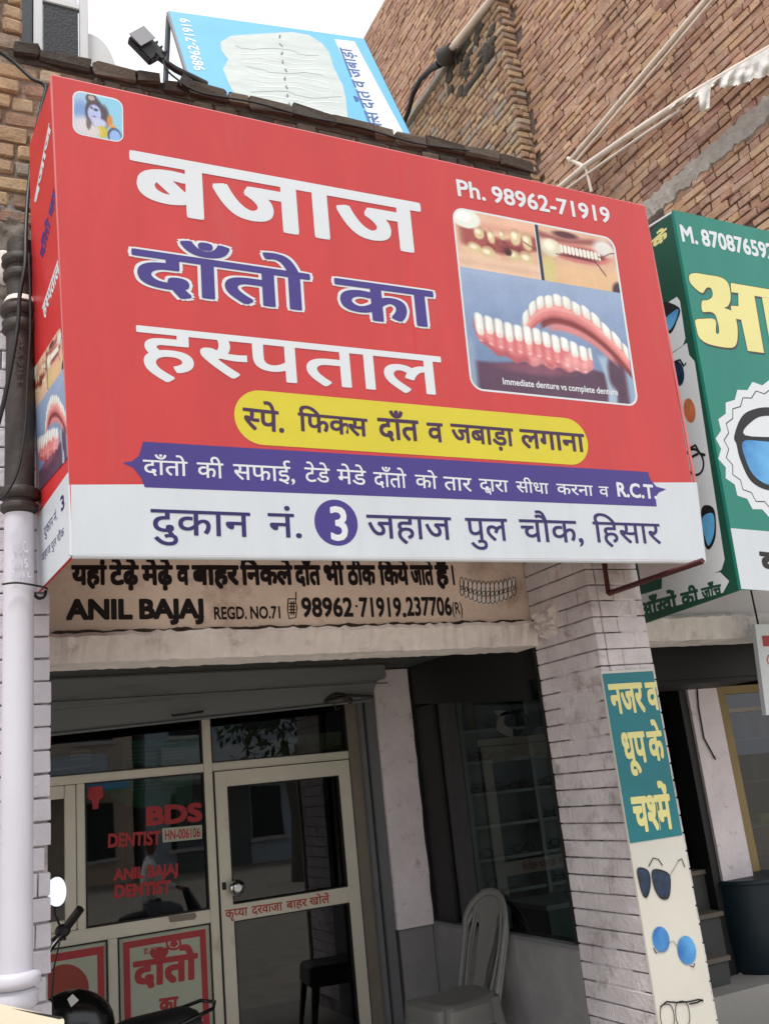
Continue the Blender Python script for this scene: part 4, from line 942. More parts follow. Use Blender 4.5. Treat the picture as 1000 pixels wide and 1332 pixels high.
lw = thing('low_wall', 'low grey rendered wall under the dark side window of the porch', 'wall', (XS + .05, 5, 0))
MB().bb((XS - .002, YB + .002, 0), (XS + .10, yp_ + .19, .80)).build('wall', pm('grey_render', (128, 126, 126), .85, .1, 4, .4, 22, dirt=((150, 140, 140), .6, 4)), lw)
MB().bb((XS - .012, YB + .002, .803), (XS + .11, yp_ + .02, .822)).build('sill', 'steel', lw)
dw = thing('side_window', 'dark side window of the porch looking into the optician shop', 'window', (XS + .05, 5, .82))
zh0, zh1 = 2.05, 2.19
MB().add([V((XS + .01, YB + .15, zh0)), V((XS + .01, yp_, zh1)), V((XS + .01, yp_, 2.438)), V((XS + .01, YB + .15, 2.438)), V((XS + .08, YB + .15, zh0)), V((XS + .08, yp_, zh1)), V((XS + .08, yp_, 2.438)), V((XS + .08, YB + .15, 2.438))], [(0, 1, 2, 3), (7, 6, 5, 4), (0, 4, 5, 1), (1, 5, 6, 2), (2, 6, 7, 3), (3, 7, 4, 0)]).build('header', 'gasket', dw)
MB().bb((XS + .015, yp_ - .26, .823), (XS + .07, yp_ - .004, 2.16)).build('jamb', 'gasket', dw)
MB().bb((XS + .015, YB + .003, .823), (XS + .07, YB + .05, 2.32)).build('jamb', 'gasket', dw)
MB().bb((XS + .035, YB + .05, .823), (XS + .043, yp_ - .26, 2.16)).build('pane', 'glassd', dw)
# optician interior
oi_ = thing('shelf_unit', 'dim display shelving with rows of spectacles seen through the side window', 'shelves', (3.9, 5.5, 0))
MB().bb((XS + .13, 5.6, .0), (4.3, 5.66, 2.3)).build('back_board', 'optroom', oi_)
for k in range(6):
    z = .95 + .2 * k; MB().bb((3.12, 5.44, z), (4.25, 5.6, z + .02)).build('shelf', 'shelf', oi_)
for k in range(3):
    x = 3.12 + .52 * k; MB().bb((x, 5.43, .3), (x + .03, 5.6, 2.25)).build('divider', 'shelf', oi_)
spx = None
def spect(x, z, y, s=1., m='gasket'):
    a = MB()
    for sx in (-1, 1): a.tube([V((x + sx * .035 * s + .028 * s * math.cos(t), y, z + .022 * s * math.sin(t))) for t in np.linspace(0, 2 * PI, 13)], .003 * s, 4, cap=False)
    a.tube([(x - .01 * s, y, z), (x + .01 * s, y, z)], .003 * s, 4)
    for sx in (-1, 1): a.tube([(x + sx * .063 * s, y, z), (x + sx * .063 * s, y + .1 * s, z)], .002 * s, 4)
    return a
s0 = spect(0, 0, 0, 1.15).build('spectacles', 'gasket'); s0.location = (3.23, 5.5, 1.02); tag(s0, 'spectacles first from the left on the lowest dim display shelf', 'spectacles', 'spectacles on the display shelves'); ORD = ['first', 'second', 'third', 'fourth', 'fifth', 'sixth', 'seventh', 'eighth', 'ninth']; SHF = ['lowest', 'second lowest', 'middle', 'second highest', 'highest']
for k in range(5):
    for j in range(7):
        if k == 0 and j == 0: continue
        if random.random() < .2: continue
        c = s0.copy(); col.objects.link(c); c['label'] = 'spectacles in the %s place from the left on the %s dim display shelf' % (ORD[j], SHF[k]); c.rotation_euler = (0, 0, random.uniform(-.5, .5)); c.location = (3.23 + .155 * j + random.uniform(-.02, .02), 5.5, 1.02 + .2 * k - .02)
big = thing('wall_ornament', 'large white spectacle frame shaped ornament hanging inside the dark side window', 'ornament', (3.4, 5.0, 1.95))
LP_ = PY(4.62)
o1 = ell(672, 942, 25, 17, .15, 24, 2.6); i1 = ell(671, 938, 16, 10.5, .15, 24, 2.6)
o1[17:20] = [(650, 932), (643, 924), (652, 924)]
A = [U(*p, LP_) for p in o1]; B = [U(*p, LP_) for p in i1]; n = 24
gm = MB(); gm.add(A + B + [v + V((0, .015, 0)) for v in A + B], [(i, (i + 1) % n, n + (i + 1) % n, n + i) for i in range(n)] + [(2 * n + i, 3 * n + i, 3 * n + (i + 1) % n, 2 * n + (i + 1) % n) for i in range(n)] + [(i, 2 * n + i, 2 * n + (i + 1) % n, (i + 1) % n) for i in range(n)] + [(n + i, n + (i + 1) % n, 3 * n + (i + 1) % n, 3 * n + i) for i in range(n)])
gm.build('rim', 'roomdark', big)
MB().hexa([U(690, 926, LP_), U(740, 922, LP_), U(740, 938, LP_), U(697, 946, LP_)], (0, .015, 0)).build('bridge', 'roomdark', big)
ct = thing('display_counter', 'dim glass display counter inside the optician shop behind the side window', 'counter', (3.6, 5.6, 0))
MB().bb((3.16, 4.75, 0), (3.7, 5.15, .92)).build('cabinet', pm('counter_green', (70, 100, 92), .4, .1, 3, 0), ct); MB().bb((3.14, 4.73, .923), (3.72, 5.17, .95)).build('top', 'shelf', ct)

# ================================================================== SHOPFRONT
sf = thing('glazed_shopfront', 'aluminium and glass front of the dental shop with red lettered panes and door', 'shopfront', (1.6, YD, 0))
SF = PY(YD); T = .05
def bar(nm, x0, x1, z0, z1, m='alu', y=YD, t=T, parent=None): return MB().bb((x0, y, z0), (x1, y + t, z1)).build(nm, m, parent or sf, bevel=.004)
def xz(x, y, pl=SF): p = U(x, y, pl); return p.x, p.z
xl = .45; xm0, xm1 = xz(265, 1000)[0], xz(276, 1000)[0]; xr0, xr1 = xz(453, 975)[0], xz(470, 975)[0]
zt0 = xz(270, 1004)[1]; zt1 = xz(270, 993)[1]; ztp = 2.40
bar('transom', xl, xm0, zt0, zt1); bar('transom', xm1, xr0, zt0, zt1)
bar('mullion', xm0, xm1, 0, ztp, y=YD - .006); bar('door_jamb', xr0, xr1, 0, ztp, 'alud', y=YD - .006)
# fixed pane area
xa1, xa0 = xz(111.6, 1100)[0], xz(100.5, 1100)[0]
zr1, zr0 = xz(190, 1196)[1], xz(190, 1214)[1]
bar('mullion', xa0, xa1, zr1, zt0 - .001); bar('lower_rail', xl, xm0, zr0, zr1, y=YD - .003)
bar('window_frame', xa0 - .065, xa0 - .004, zr1 + .002, zt0 - .003, y=YD + .004); bar('window_frame', xl, xa0 - .067, zt0 - .075, zt0 - .003, y=YD + .004)
bar('window_frame', xl, xa0 - .067, zr1 + .002, zr1 + .06, y=YD + .004)
xq0, xq1 = xz(141, 1270)[0], xz(154.5, 1270)[0]; bar('mullion', xq0, xq1, 0, zr0 - .001)
def pane(x0, x1, z0, z1, m='glass', nm='pane', parent=None, y=YD + .022):
    return MB().bb((x0, y, z0), (x1, y + .006, z1)).build(nm, m, parent or sf)
pane(xl, xm0, zt1, ztp); pane(xm1, xr0, zt1, ztp); pane(xa1, xm0, zr1, zt0); pane(xl, xa0 - .066, zr1 + .06, zt0 - .076)
gk = MB()
def gask(x0, x1, z0, z1, y=YD - .002, w_=.008):
    gk.bb((x0, y, z0), (x0 + w_, y + .03, z1)); gk.bb((x1 - w_, y, z0), (x1, y + .03, z1)); gk.bb((x0 + w_, y, z0), (x1 - w_, y + .03, z0 + w_)); gk.bb((x0 + w_, y, z1 - w_), (x1 - w_, y + .03, z1))
gask(xl, xm0, zt1, ztp); gask(xm1, xr0, zt1, ztp); gask(xa1, xm0, zr1, zt0); gask(xl, xq0, .1, zr0); gask(xq1, xm0, .1, zr0)
gk.build('gasket', 'gasket', sf)
# door
dr = MB(); dx0, dx1 = xz(278.5, 1010)[0], xz(452, 990)[0]; dz1 = zt0 - .006
ds0, ds1 = xz(294, 1020)[0], xz(439, 1010)[0]
m0, m1 = xz(370, 1187)[1], xz(370, 1166)[1]
ptop = xz(366, 1016)[1]
door = MB(); DY = YD - .02
for a_ in ((dx0, ds0, 0, dz1), (ds1, dx1, 0, dz1), (ds0 + .0005, ds1 - .0005, ptop, dz1 - .0), (ds0 + .0005, ds1 - .0005, m0, m1), (ds0 + .0005, ds1 - .0005, 0, .15)): door.bb((a_[0], DY, a_[2]), (a_[1], DY + .045, a_[3]))
door = door.build('door', 'alu', sf, bevel=.0)
pane(ds0, ds1, m1, ptop, 'glass', 'pane', door); pane(ds0, ds1, .15, m0, 'glass', 'pane', door)
gk = MB(); gask(ds0, ds1, m1, ptop, DY - .002, .007); gask(ds0, ds1, .15, m0, DY - .002, .007)
gk.bb((dx0 - .008, DY + .01, 0), (dx0 - .001, DY + .04, dz1)); gk.bb((dx1 + .001, DY + .01, 0), (dx1 + .007, DY + .04, dz1)); gk.build('gasket', 'gasket', door)
kc = U(309, 1155, PY(DY - .05)); kb = MB().tube([kc + V((0, .05, 0)), kc + V((0, .02, 0)), kc, kc + V((0, -.015, 0)), kc + V((0, -.022, 0))], [.02, .022, .048, .042, .02], 20); kb.build('door_knob', 'chrome', door)
lkb = MB().bb(U(289, 1148, PY(DY - .004)), U(294.5, 1157, PY(DY - .001))).build('lock', 'gasket', door)
letters('door_lettering', 'redink', door, PY(DY), [('कृप~या', (292.8, 1184), (322, 1180), (292.8, 1195), .02), ('दरवाजा', (327, 1179), (367, 1173.3), (327, 1190), .02), ('बाहर', (372, 1172.6), (399, 1168.6), (372, 1183), .02), ('खोलें', (402, 1168), (428, 1164.4), (402, 1178), .02)], .002)
# lettering stuck on the big pane, and prints behind the glass
GPp = PY(YD + .019)
letters('pane_lettering', 'redfilm', sf, GPp, [('BDS', (187, 1049), (262, 1043), (187, 1075), .05), ('DENTIST', (140, 1084), (209, 1080), (140, 1103), .04), ('ANIL BAJAJ', (148, 1130), (232, 1122), (148, 1146), .05), ('DENTIST', (148, 1151), (222, 1144), (148, 1169), .05)], .002)
flat('pane_emblem', 'redfilm', sf, GPp, [[(115, 1024), (133, 1022), (135, 1036), (129, 1041), (128, 1052), (121, 1053), (120, 1042), (114, 1038)]], .002)
tg = flat('registration_label', 'poster', sf, GPp, [[(211, 1077.5), (263, 1073), (263, 1091), (212, 1096)]], .003)
letters('registration_lettering', 'posterred', sf, GPp, [('HN-006106', (214, 1080), (260, 1076), (214, 1093), .02)], .0045)
flat('rail_sticker', 'alud', sf, PY(YD - .003), [[(219, 1192), (254, 1187), (256, 1192), (253, 1196), (221, 1200)]], .003)
# lower poster panels
pn = MB().bb((xq1 + .008, YD + .012, .1), (xm0 - .008, YD + .02, zr0 - .008)).build('poster_panel', 'poster', sf)
PN = PY(YD + .012)
bd = MB(); X0, X1_, Z1 = xq1 + .03, xm0 - .03, zr0 - .03
for bx in ((X0, X0 + .035, .12, Z1), (X1_ - .035, X1_, .12, Z1), (X0 + .035, X1_ - .035, Z1 - .035, Z1)): bd.bb((bx[0], YD + .009, bx[2]), (bx[1], YD + .012, bx[3]))
bd.build('poster_border', 'posterred', pn)
letters('poster_lettering', 'posterred', pn, PN, [('दाँतो', (173, 1251), (257, 1239), (254, 1274), .045), ('का', (207, 1299), (232, 1295.5), (230, 1314), .045), ('हस~पताल', (200, 1330), (272, 1320), (200, 1352), .045), ('डा. बजाज', (187, 1234), (212, 1231), (187, 1242), .02)], .002)
strokes('poster_emblem', 'posterred', pn, PN, [ell(226, 1227, 9, 8, 0, 16)], .012, .002, closed=True); flat('poster_flame', 'posterred', pn, PN, [[(221, 1230), (226, 1216), (232, 1228), (227, 1233)]], .003)
pn2 = MB().bb((xl - .2, YD + .012, .1), (xq0 - .008, YD + .02, zr0 - .008)).build('poster_panel', 'poster', sf)
bd = MB(); bd.bb((xq0 - .055, YD + .009, .12), (xq0 - .02, YD + .012, Z1)); bd.bb((xl - .2, YD + .009, Z1 - .04), (xq0 - .055, YD + .012, Z1)); bd.build('poster_border', 'posterred', pn2)
flat('poster_figure', pm('brown_red', (150, 66, 52), .6, .1, 6, 0), pn2, PN, [ell(86, 1284, 30, 30, 0, 26)], .002)
# interior items behind the panes
gp = thing('green_notice', 'dark green printed notice behind the upper panes of the shopfront', 'notice', (1.2, 6.3, 1.9))
IN = PY(YD + .05)
pk = flat('sheet', pm('notice_green', (60, 176, 138), .5, .15, 5, 0), gp, IN, [[(160, 964), (262, 957), (262, 990), (160, 999)]], 0)
strokes('print_lines', 'whitet', gp, IN, [[(165 + random.uniform(0, 6), y), (200, y - 2), (225, y - 4.5 + random.uniform(-1, 1)), (250 + random.uniform(-12, 8), y - 7)] for y in (971, 977, 982, 987, 992)], .006, .002)
g2 = thing('green_notice', 'wide green notice with small print behind the large pane with red letters', 'notice', (1.2, 6.3, 1.7))
flat('sheet', pm('notice_green_pale', (66, 176, 138), .5, .15, 5, 0), g2, IN, [[(134, 1016), (250, 1006), (250, 1044), (200, 1054), (165, 1048), (134, 1030)]], 0)
strokes('print_lines', 'whitet', g2, IN, [[(170, y), (200, y - 2), (240, y - 5)] for y in (1017, 1022, 1027)], .004, .002)
g3 = thing('blue_notice', 'dull blue notice with white print at the upper left pane', 'notice', (.8, 6.3, 1.9)); 
flat('sheet', pm('notice_blue', (60, 78, 96), .5, .1, 5, 0), g3, IN, [[(66, 966), (160, 962), (160, 1002), (66, 1008)]], 0); strokes('print_lines', 'whitet', g3, IN, [[(92, y), (118, y - 1.5)] for y in (978, 983, 988)] + [[(70, 1001), (118, 996)]], .012, .002)
g4 = thing('paper_sheet', 'white paper sheet behind the pane over the door', 'paper', (2.3, 6.3, 1.9)); MB().hexa([U(383, 957, IN), U(443, 951, IN), U(443, 974, IN), U(385, 981, IN)], (0, .004, 0)).build('sheet', 'poster', g4)
g5 = thing('paper_sheet', 'small pale portrait card behind the left of the pane over the door', 'paper', (1.7, 6.3, 1.9)); MB().hexa([U(278, 954, IN), U(300, 953, IN), U(300, 976, IN), U(279, 978, IN)], (0, .004, 0)).build('sheet', 'ply', g5)
flat('print', 'roomdark', g5, IN, [ell(289, 965, 7, 8)], .003)
cu = thing('curtain', 'dull brown curtain hanging inside the dental shop', 'curtain', (1.4, 7.2, 0)); c = MB(); n = 60
vs = [(1.0 + 1.0 * i / n, 7.4 + .04 * math.sin(i * .9), z) for z in (.2, 2.2) for i in range(n + 1)]
c.add(vs, [(i, i + 1, n + 2 + i, n + 1 + i) for i in range(n)], True); c.build('cloth', 'ply', cu)
# rolling shutter
rsx = thing('rolling_shutter', 'grey rolled up steel shutter box over the shopfront', 'shutter', (1.5, 5.5, 2.2))
SY = 5.48
zA = U(66, 957, PY(SY)).z; zB_ = U(470, 911, PY(SY)).z; zC = U(66, 925, PY(SY)).z; zD = U(470, 884, PY(SY)).z
xA, xB = .42, U(503, 880, PY(SY)).x
MB().hexa([V((xA, SY, 2.436)), V((xB, SY, 2.436)), V((xB, SY, zD)), V((xA, SY, zC))], (0, .28, 0)).build('box', 'shutter', rsx, bevel=.01)
MB().hexa([V((xA, SY + .03, zC - .001)), V((xB - .05, SY + .03, zD - .001)), V((xB - .12, SY + .03, zB_)), V((xA, SY + .03, zA))], (0, .02, 0)).build('bottom_slat', 'shutter', rsx)
MB().tube([V((xA, SY + .025, zA)), V((xB - .12, SY + .025, zB_))], .010, 6).build('bottom_bar', 'steel', rsx)
MB().tube([U(224, 930, PY(SY - .0)), U(226, 931, PY(SY - .03)), U(262, 926, PY(SY - .03)), U(264, 925, PY(SY))], .007, 6).build('handle', 'gasket', rsx)
MB().tube([V((xA, SY - .004, 2.30)), V((xB, SY - .004, 2.31))], .006, 6).build('seam', 'shutter', rsx)
gd = MB(); gx0, gx1 = xz(471, 975, PY(5.80))[0], 2.69
gd.bb((gx0, 5.80, 0), (gx0 + .03, 5.84, 2.4)); gd.bb((gx1 - .06, 5.78, 0), (gx1, 5.84, 2.4)); gd.build('guide_channel', 'steel', rsx)
MB().bb((gx0 + .03, 5.83, 0), (gx1 - .06, 5.835, 2.4)).build('guide_slot', 'gasket', rsx)
cg = MB()
for k in range(8):
    t = k / 7; cg.ball(U(425 + 30 * t, 912 - 8 * math.sin(PI * t), PY(SY + .02)), random.uniform(.015, .03), 8, 5)
cg.tube([U(424, 912, PY(SY)), U(455, 905, PY(SY)), U(485, 906, PY(SY))], .009, 6); cg.tube([U(434, 914, PY(SY)), U(437, 924, PY(SY)), U(442, 920, PY(SY))], .005, 6); cg.build('lock_gear', 'iron', rsx)

# ================================================================== PANEL SIGN ON THE PILLAR
vs_ = thing('panel_sign', 'tall narrow teal and cream panel advertising glasses on the front of the brick pillar', 'sign', (3.13, YP, 1.2))
VP_ = PY(YP - .022)
A, B, C, D_ = U(783.5, 874, VP_), U(850, 869, VP_), U(935, 1362, VP_), U(861, 1374, VP_)
xA_, xB_ = (A.x + D_.x) / 2, (B.x + C.x) / 2
A.x = D_.x = xA_; B.x = C.x = xB_; A.z = B.z = (A.z + B.z) / 2; C.z = D_.z = -.0
MB().hexa([A, B, C, D_], (0, .012, 0)).build('board', 'panelw', vs_)
zt_ = U(850, 1092, VP_).z
MB().bb((xA_ + .004, YP - .0245, zt_), (xB_ - .004, YP - .0222, A.z - .012)).build('teal_field', 'teal', vs_)
VQ = PY(YP - .0245)
letters('panel_lettering', 'cream', vs_, VQ, [('नजर', (789.6, 890), (833, 887.5), (831, 927), .032), ('व', (837, 888), (852, 887), (851, 924), .032), ('धूप', (805, 953.6), (836, 951), (836, 992), .032), ('के', (839, 952), (858.5, 950), (855, 990), .032), ('चश~में', (819, 1037), (869, 1032.5), (869.4, 1079), .034)], .002)
LA, LB = [(829, 1130), (842, 1133), (845, 1150), (841, 1166), (836, 1164), (831, 1148)], [(848.5, 1132), (868, 1136), (871, 1152), (868, 1168), (858, 1167), (850, 1152)]
flat('printed_lens', 'lensd', vs_, VQ, [loop(LA, 4), loop(LB, 4)], .002)
flat('printed_lens', 'lens', vs_, VQ, [ell(859, 1222, 11, 17, -.15), ell(892.5, 1236, 12, 19, -.15)], .002)
strokes('printed_glasses', 'black', vs_, VQ, [loop(LA, 4), loop(LB, 4)], .006, .0035, closed=True)
strokes('printed_glasses', 'black', vs_, VQ, [[(843, 1127), (849, 1116), (856, 1118), (861, 1126)], [(881, 1120), (886, 1117), (890, 1128)], [(849, 1233), (853, 1240)], [(897, 1256), (901, 1258), (903, 1253)]], .005, .0035)
strokes('printed_wires', 'grey', vs_, VQ, [[(870, 1140), (877, 1128), (882, 1119)], [(869, 1227), (875, 1224), (881, 1232)], [(853, 1240), (866, 1234)]], .003, .0035)
strokes('printed_glasses', 'black', vs_, VQ, [ell(867, 1322, 9, 16, -.1, 22, 2.6), ell(887, 1319, 9, 17, -.1, 22, 2.6)], .004, .0035, closed=True)
strokes('printed_glasses', 'black', vs_, VQ, [[(858, 1310), (866, 1303), (880, 1304), (895, 1303), (908, 1300), (914, 1302)], [(896, 1306), (906, 1304), (913, 1300)]], .007, .004)

# ================================================================== CHAIRS
def chair(label):
    t = thing('plastic_chair', label, 'chair', (0, 0, 0), 'stacked plastic chairs')
    # local frame: faces +x ; z up. seat 0.44 high
    s = MB(); n = 14; vs = []
    for j in range(n + 1):
        for i in range(n + 1):
            u = -1 + 2 * i / n; v = -1 + 2 * j / n
            k = (1 - .18 * abs(v) ** 6 * abs(u) ** 3)
            x = .21 * u * k; y = .215 * v * k * (1.0 - .08 * (1 - u) / 2)
            z = .44 - .02 * (1 - u * u) * (1 - v * v) - .045 * max(0, u - .75) ** 1.5 * 4 - .03 * max(abs(v) - .8, 0) * 5
            vs.append(V((x, y, z)))
    fs = [(j * (n + 1) + i, j * (n + 1) + i + 1, (j + 1) * (n + 1) + i + 1, (j + 1) * (n + 1) + i) for j in range(n) for i in range(n)]
    nv = len(vs); vs2 = [v - V((0, 0, .012)) for v in vs]
    rim = [j for j in range(n + 1)] + [j * (n + 1) + n for j in range(1, n + 1)] + [n * (n + 1) + i for i in range(n - 1, -1, -1)] + [j * (n + 1) for j in range(n - 1, 0, -1)]
    low = [vs[i] * 1.0 + V((vs[i].x * .03, vs[i].y * .03, -.045)) for i in rim]
    s.add(vs, fs, True); s.add(vs2, [f[::-1] for f in fs], True)
    m = len(rim); s.add([vs[i] for i in rim] + low, [(i, (i + 1) % m, m + (i + 1) % m, m + i) for i in range(m)])
    s.build('seat', 'plastic', t)
    for sx in (-1, 1):
        for sy in (-1, 1):
            l = MB(); a = V((.185 * sx, .19 * sy, .425)); b = V((.235 * sx - (.03 if sx < 0 else 0), .225 * sy, 0))
            w0, w1 = .036, .02; th = .008
            # angle section leg: two tapering blades
            for d, e in (((1, 0), (0, 1)), ((0, 1), (1, 0))):
                dv = V((-sx * d[0], -sy * d[1], 0)); ev = V((-sx * e[0], -sy * e[1], 0))
                l.add([a, a + dv * w0 * 1.6, b + dv * w1, b, a + ev * th, a + dv * w0 * 1.6 + ev * th, b + dv * w1 + ev * th, b + ev * th], [(0, 1, 2, 3), (7, 6, 5, 4), (0, 4, 5, 1), (1, 5, 6, 2), (2, 6, 7, 3), (3, 7, 4, 0)])
            l.build('leg', 'plastic', t)
    # backrest: arch frame and splat, leaning back
    def bp(y, h, out=0): return V((-.19 - .16 * h / .45 - .035 * (1 - (y / .2) ** 2) * min(1, h * 4) + out, y, .43 + h))
    arch = []
    for k in range(25):
        a = k / 24
        if a < .3: y, h = -.19 + .0 * a, .34 * a / .3 * .9
        elif a > .7: y, h = .19, .34 * (1 - a) / .3 * .9
        else:
            th = PI * (1 - (a - .3) / .4); y = .19 * math.cos(th); h = .285 + .145 * math.sin(th)
        arch.append(bp(y * (.9 + .1 * min(1, h * 3)), h))
    b_ = MB().tube(arch, .02, 8, flat=.55)
    nn = 10
    for ys, yw in (((-.075, .075), 1),):
        P = []
        for j in range(nn + 1):
            h = .02 + .42 * j / nn; wv = .05 + .03 * math.sin(PI * min(1, max(0, (h - .1) / .34))) * (1 if h > .1 else 0)
            if h > .33: wv = max(.06, .165 * math.sqrt(max(0, 1 - ((h - .30) / .16) ** 2)))
            for i in range(7):
                y = -wv + 2 * wv * i / 6; P.append(bp(y, h))
        fs = [(j * 7 + i, j * 7 + i + 1, (j + 1) * 7 + i + 1, (j + 1) * 7 + i) for j in range(nn) for i in range(6)]
        b_.add(P, fs, True); b_.add([p + V((-.008, 0, 0)) for p in P], [f[::-1] for f in fs], True)
    for sy in (-1, 1): b_.tube([bp(sy * (.115 + .02 * math.sin(PI * k / 8)), .01 + .36 * k / 8) for k in range(9)], .011, 6, flat=.6)
    b_.build('backrest', 'plastic', t)
    return t
ch1 = chair('lower of two stacked translucent grey plastic chairs by the low porch wall')
ch1.location = (2.62, 5.0, 0); ch1.rotation_euler = (0, 0, math.radians(180 + 8)); ch1.scale = (.98, .98, 1.14)
ch2 = copy_tree(ch1); ch2['label'] = 'upper of two stacked translucent grey plastic chairs by the low porch wall'; ch2.location = (2.623, 5.003, .05)

# ================================================================== MOTORCYCLE
mc = thing('motorcycle', 'black motorcycle with a round mirror parked in the porch behind the left pier', 'motorcycle', (.6, 5.0, 0))
MYc = 4.98
def tor(c, R_, r, n=28, m=8):
    t = MB(); vs = []; fs = []
    for i in range(n):
        a = 2 * PI * i / n
        for k in range(m):
            b = 2 * PI * k / m; rr = R_ + r * math.cos(b); vs.append(V(c) + V((rr * math.cos(a), r * math.sin(b), rr * math.sin(a))))
    for i in range(n):
        for k in range(m): fs.append((i * m + k, ((i + 1) % n) * m + k, ((i + 1) % n) * m + (k + 1) % m, i * m + (k + 1) % m))
    t.add(vs, fs, True); return t
for wx in (-.12, 1.12):
    wh = tor((wx, MYc, .3), .255, .045).build('wheel', 'rubber', mc); tor((wx, MYc, .3), .2, .018).build('rim', 'chrome', wh)
    sp = MB()
    for k in range(6): a = PI * k / 6; sp.tube([(wx - .2 * math.cos(a), MYc, .3 - .2 * math.sin(a)), (wx + .2 * math.cos(a), MYc, .3 + .2 * math.sin(a))], .012, 6)
    sp.tube([(wx, MYc - .06, .3), (wx, MYc + .06, .3)], .04, 10); sp.build('spokes', 'lamp', wh)
tk0 = U(95, 1318, PY(MYc))
MB().ball((tk0.x, MYc, tk0.z - .06), (.19, .14, .16), 22, 14, rot=(0, .18, 0)).build('tank', 'bblack', mc)
sk_ = MB().hexa([U(88, 1300, PY(MYc - .155)), U(95, 1293, PY(MYc - .15)), U(103, 1301, PY(MYc - .15)), U(93, 1310, PY(MYc - .155))], (0, .004, 0)); sk_.build('sticker', 'sticker', mc)
s_ = MB(); sx0, sx1, szz = .78, 1.22, U(190, 1324, PY(MYc)).z
P = []; nn = 16
for i in range(nn + 1):
    t = i / nn; x = .70 + .52 * t; w_ = .11 + .03 * math.sin(t * PI); zt_2 = szz - .07 + .07 * min(1, t * 2.6) ** .6 + .02 * t - (.05 * max(0, t - .9) * 10) * .6
    for k in range(9):
        a = PI * k / 8; P.append(V((x, MYc - w_ * math.cos(a), zt_2 - .10 + .10 * math.sin(a) ** .55)))
s_.add(P, [(i * 9 + k, i * 9 + k + 1, (i + 1) * 9 + k + 1, (i + 1) * 9 + k) for i in range(nn) for k in range(8)], True); s_.add([P[i] for i in range(9)], [tuple(range(9))]); s_.add([P[nn * 9 + i] for i in range(9)], [tuple(range(9))]); s_.build('seat', 'bmat', mc)
MB().tube([(.9, MYc - .15, szz - .1), (1.1, MYc - .155, szz - .03), (1.27, MYc - .12, szz + .005), (1.31, MYc, szz + .01), (1.27, MYc + .12, szz + .005), (1.1, MYc + .155, szz - .03)], .009, 8).build('grab_rail', 'bblack', mc)
MB().bb((.2, MYc - .13, .25), (.75, MYc + .13, .62)).build('engine', 'lamp', mc, bevel=.05)
MB().hexa([V((.72, MYc - .1, .5)), V((1.2, MYc - .1, .62)), V((1.25, MYc - .1, szz - .1)), V((.72, MYc - .12, szz - .12))], (0, .2, 0)).build('side_cover', 'bblack', mc)
gA, gB = U(62, 1240, PY(4.80)), U(105, 1182, PY(4.66))
MB().tube([V((gA.x - .12, 5.3, gA.z + .0)), V((gA.x - .14, 5.0, gA.z - .02)), V((gA.x - .05, 4.86, gA.z - .01)), gA, gA + (gB - gA) * .5], .012, 8).build('handlebar', 'lamp', mc)
MB().tube([gA + (gB - gA) * .35, gB], [.020, .019], 10).build('grip', 'bmat', mc)
sw = MB().ball(U(82, 1211, PY(4.72)), (.035, .03, .03), 10, 7); sw.tube([U(86, 1222, PY(4.70)), U(76, 1217, PY(4.70)), U(66, 1224, PY(4.74))], .007, 6); sw.build('switch_block', 'bmat', mc)
MB().tube([U(84, 1213, PY(4.72)), U(74, 1222, PY(4.66)), U(66, 1232, PY(4.66)), U(62, 1245, PY(4.66))], .006, 6).build('brake_lever', 'chrome', mc)
MB().tube([U(78, 1225, PY(4.74)), U(70, 1262, PY(4.74)), U(68, 1300, PY(4.76)), U(72, 1330, PY(4.8))], .004, 6).build('cable', 'cable', mc)
MB().tube([U(80, 1208, PY(4.76)), U(72, 1190, PY(4.78)), U(70, 1172, PY(4.78))], .005, 6).build('mirror_stem', 'bmat', mc)
mcx = U(73, 1160, PY(4.76)); mr2 = Euler((math.radians(-38), math.radians(18), math.radians(-25)))
mn = V((-.01, -1.86, .55)).normalized(); mu = (V((0, 0, 1)) - mn * mn.z).normalized(); ms = mu.cross(mn); mm = MB()
rimp = [mcx + ms * .046 * math.cos(a) + mu * .064 * math.sin(a) * (1 + .12 * math.cos(a)) for a in np.linspace(0, 2 * PI, 29)[:-1]]
mm.add(rimp + [p - mn * .006 for p in rimp], [tuple(range(28)), tuple(range(28, 56))[::-1]] + [(i, (i + 1) % 28, 28 + (i + 1) % 28, 28 + i) for i in range(28)]).build('mirror', 'mirror', mc)
sh_ = MB(); rings = [[mcx - mn * (.007 + .03 * math.sin(t)) + (p - mcx) * 1.05 * math.cos(t) for p in rimp] for t in (0, .4, .8, 1.2, 1.5)]
sh_.add([p for rg in rings for p in rg], [(j * 28 + i, j * 28 + (i + 1) % 28, (j + 1) * 28 + (i + 1) % 28, (j + 1) * 28 + i) for j in range(4) for i in range(28)], True).build('mirror_shell', 'bmat', mc)
MB().tube([(-.12, MYc, .3), (.12, MYc, 1.0)], .03, 10).build('fork', 'chrome', mc)
MB().ball((.02, MYc, .98), (.1, .1, .1), 14, 9).build('headlight', 'lampg', mc)
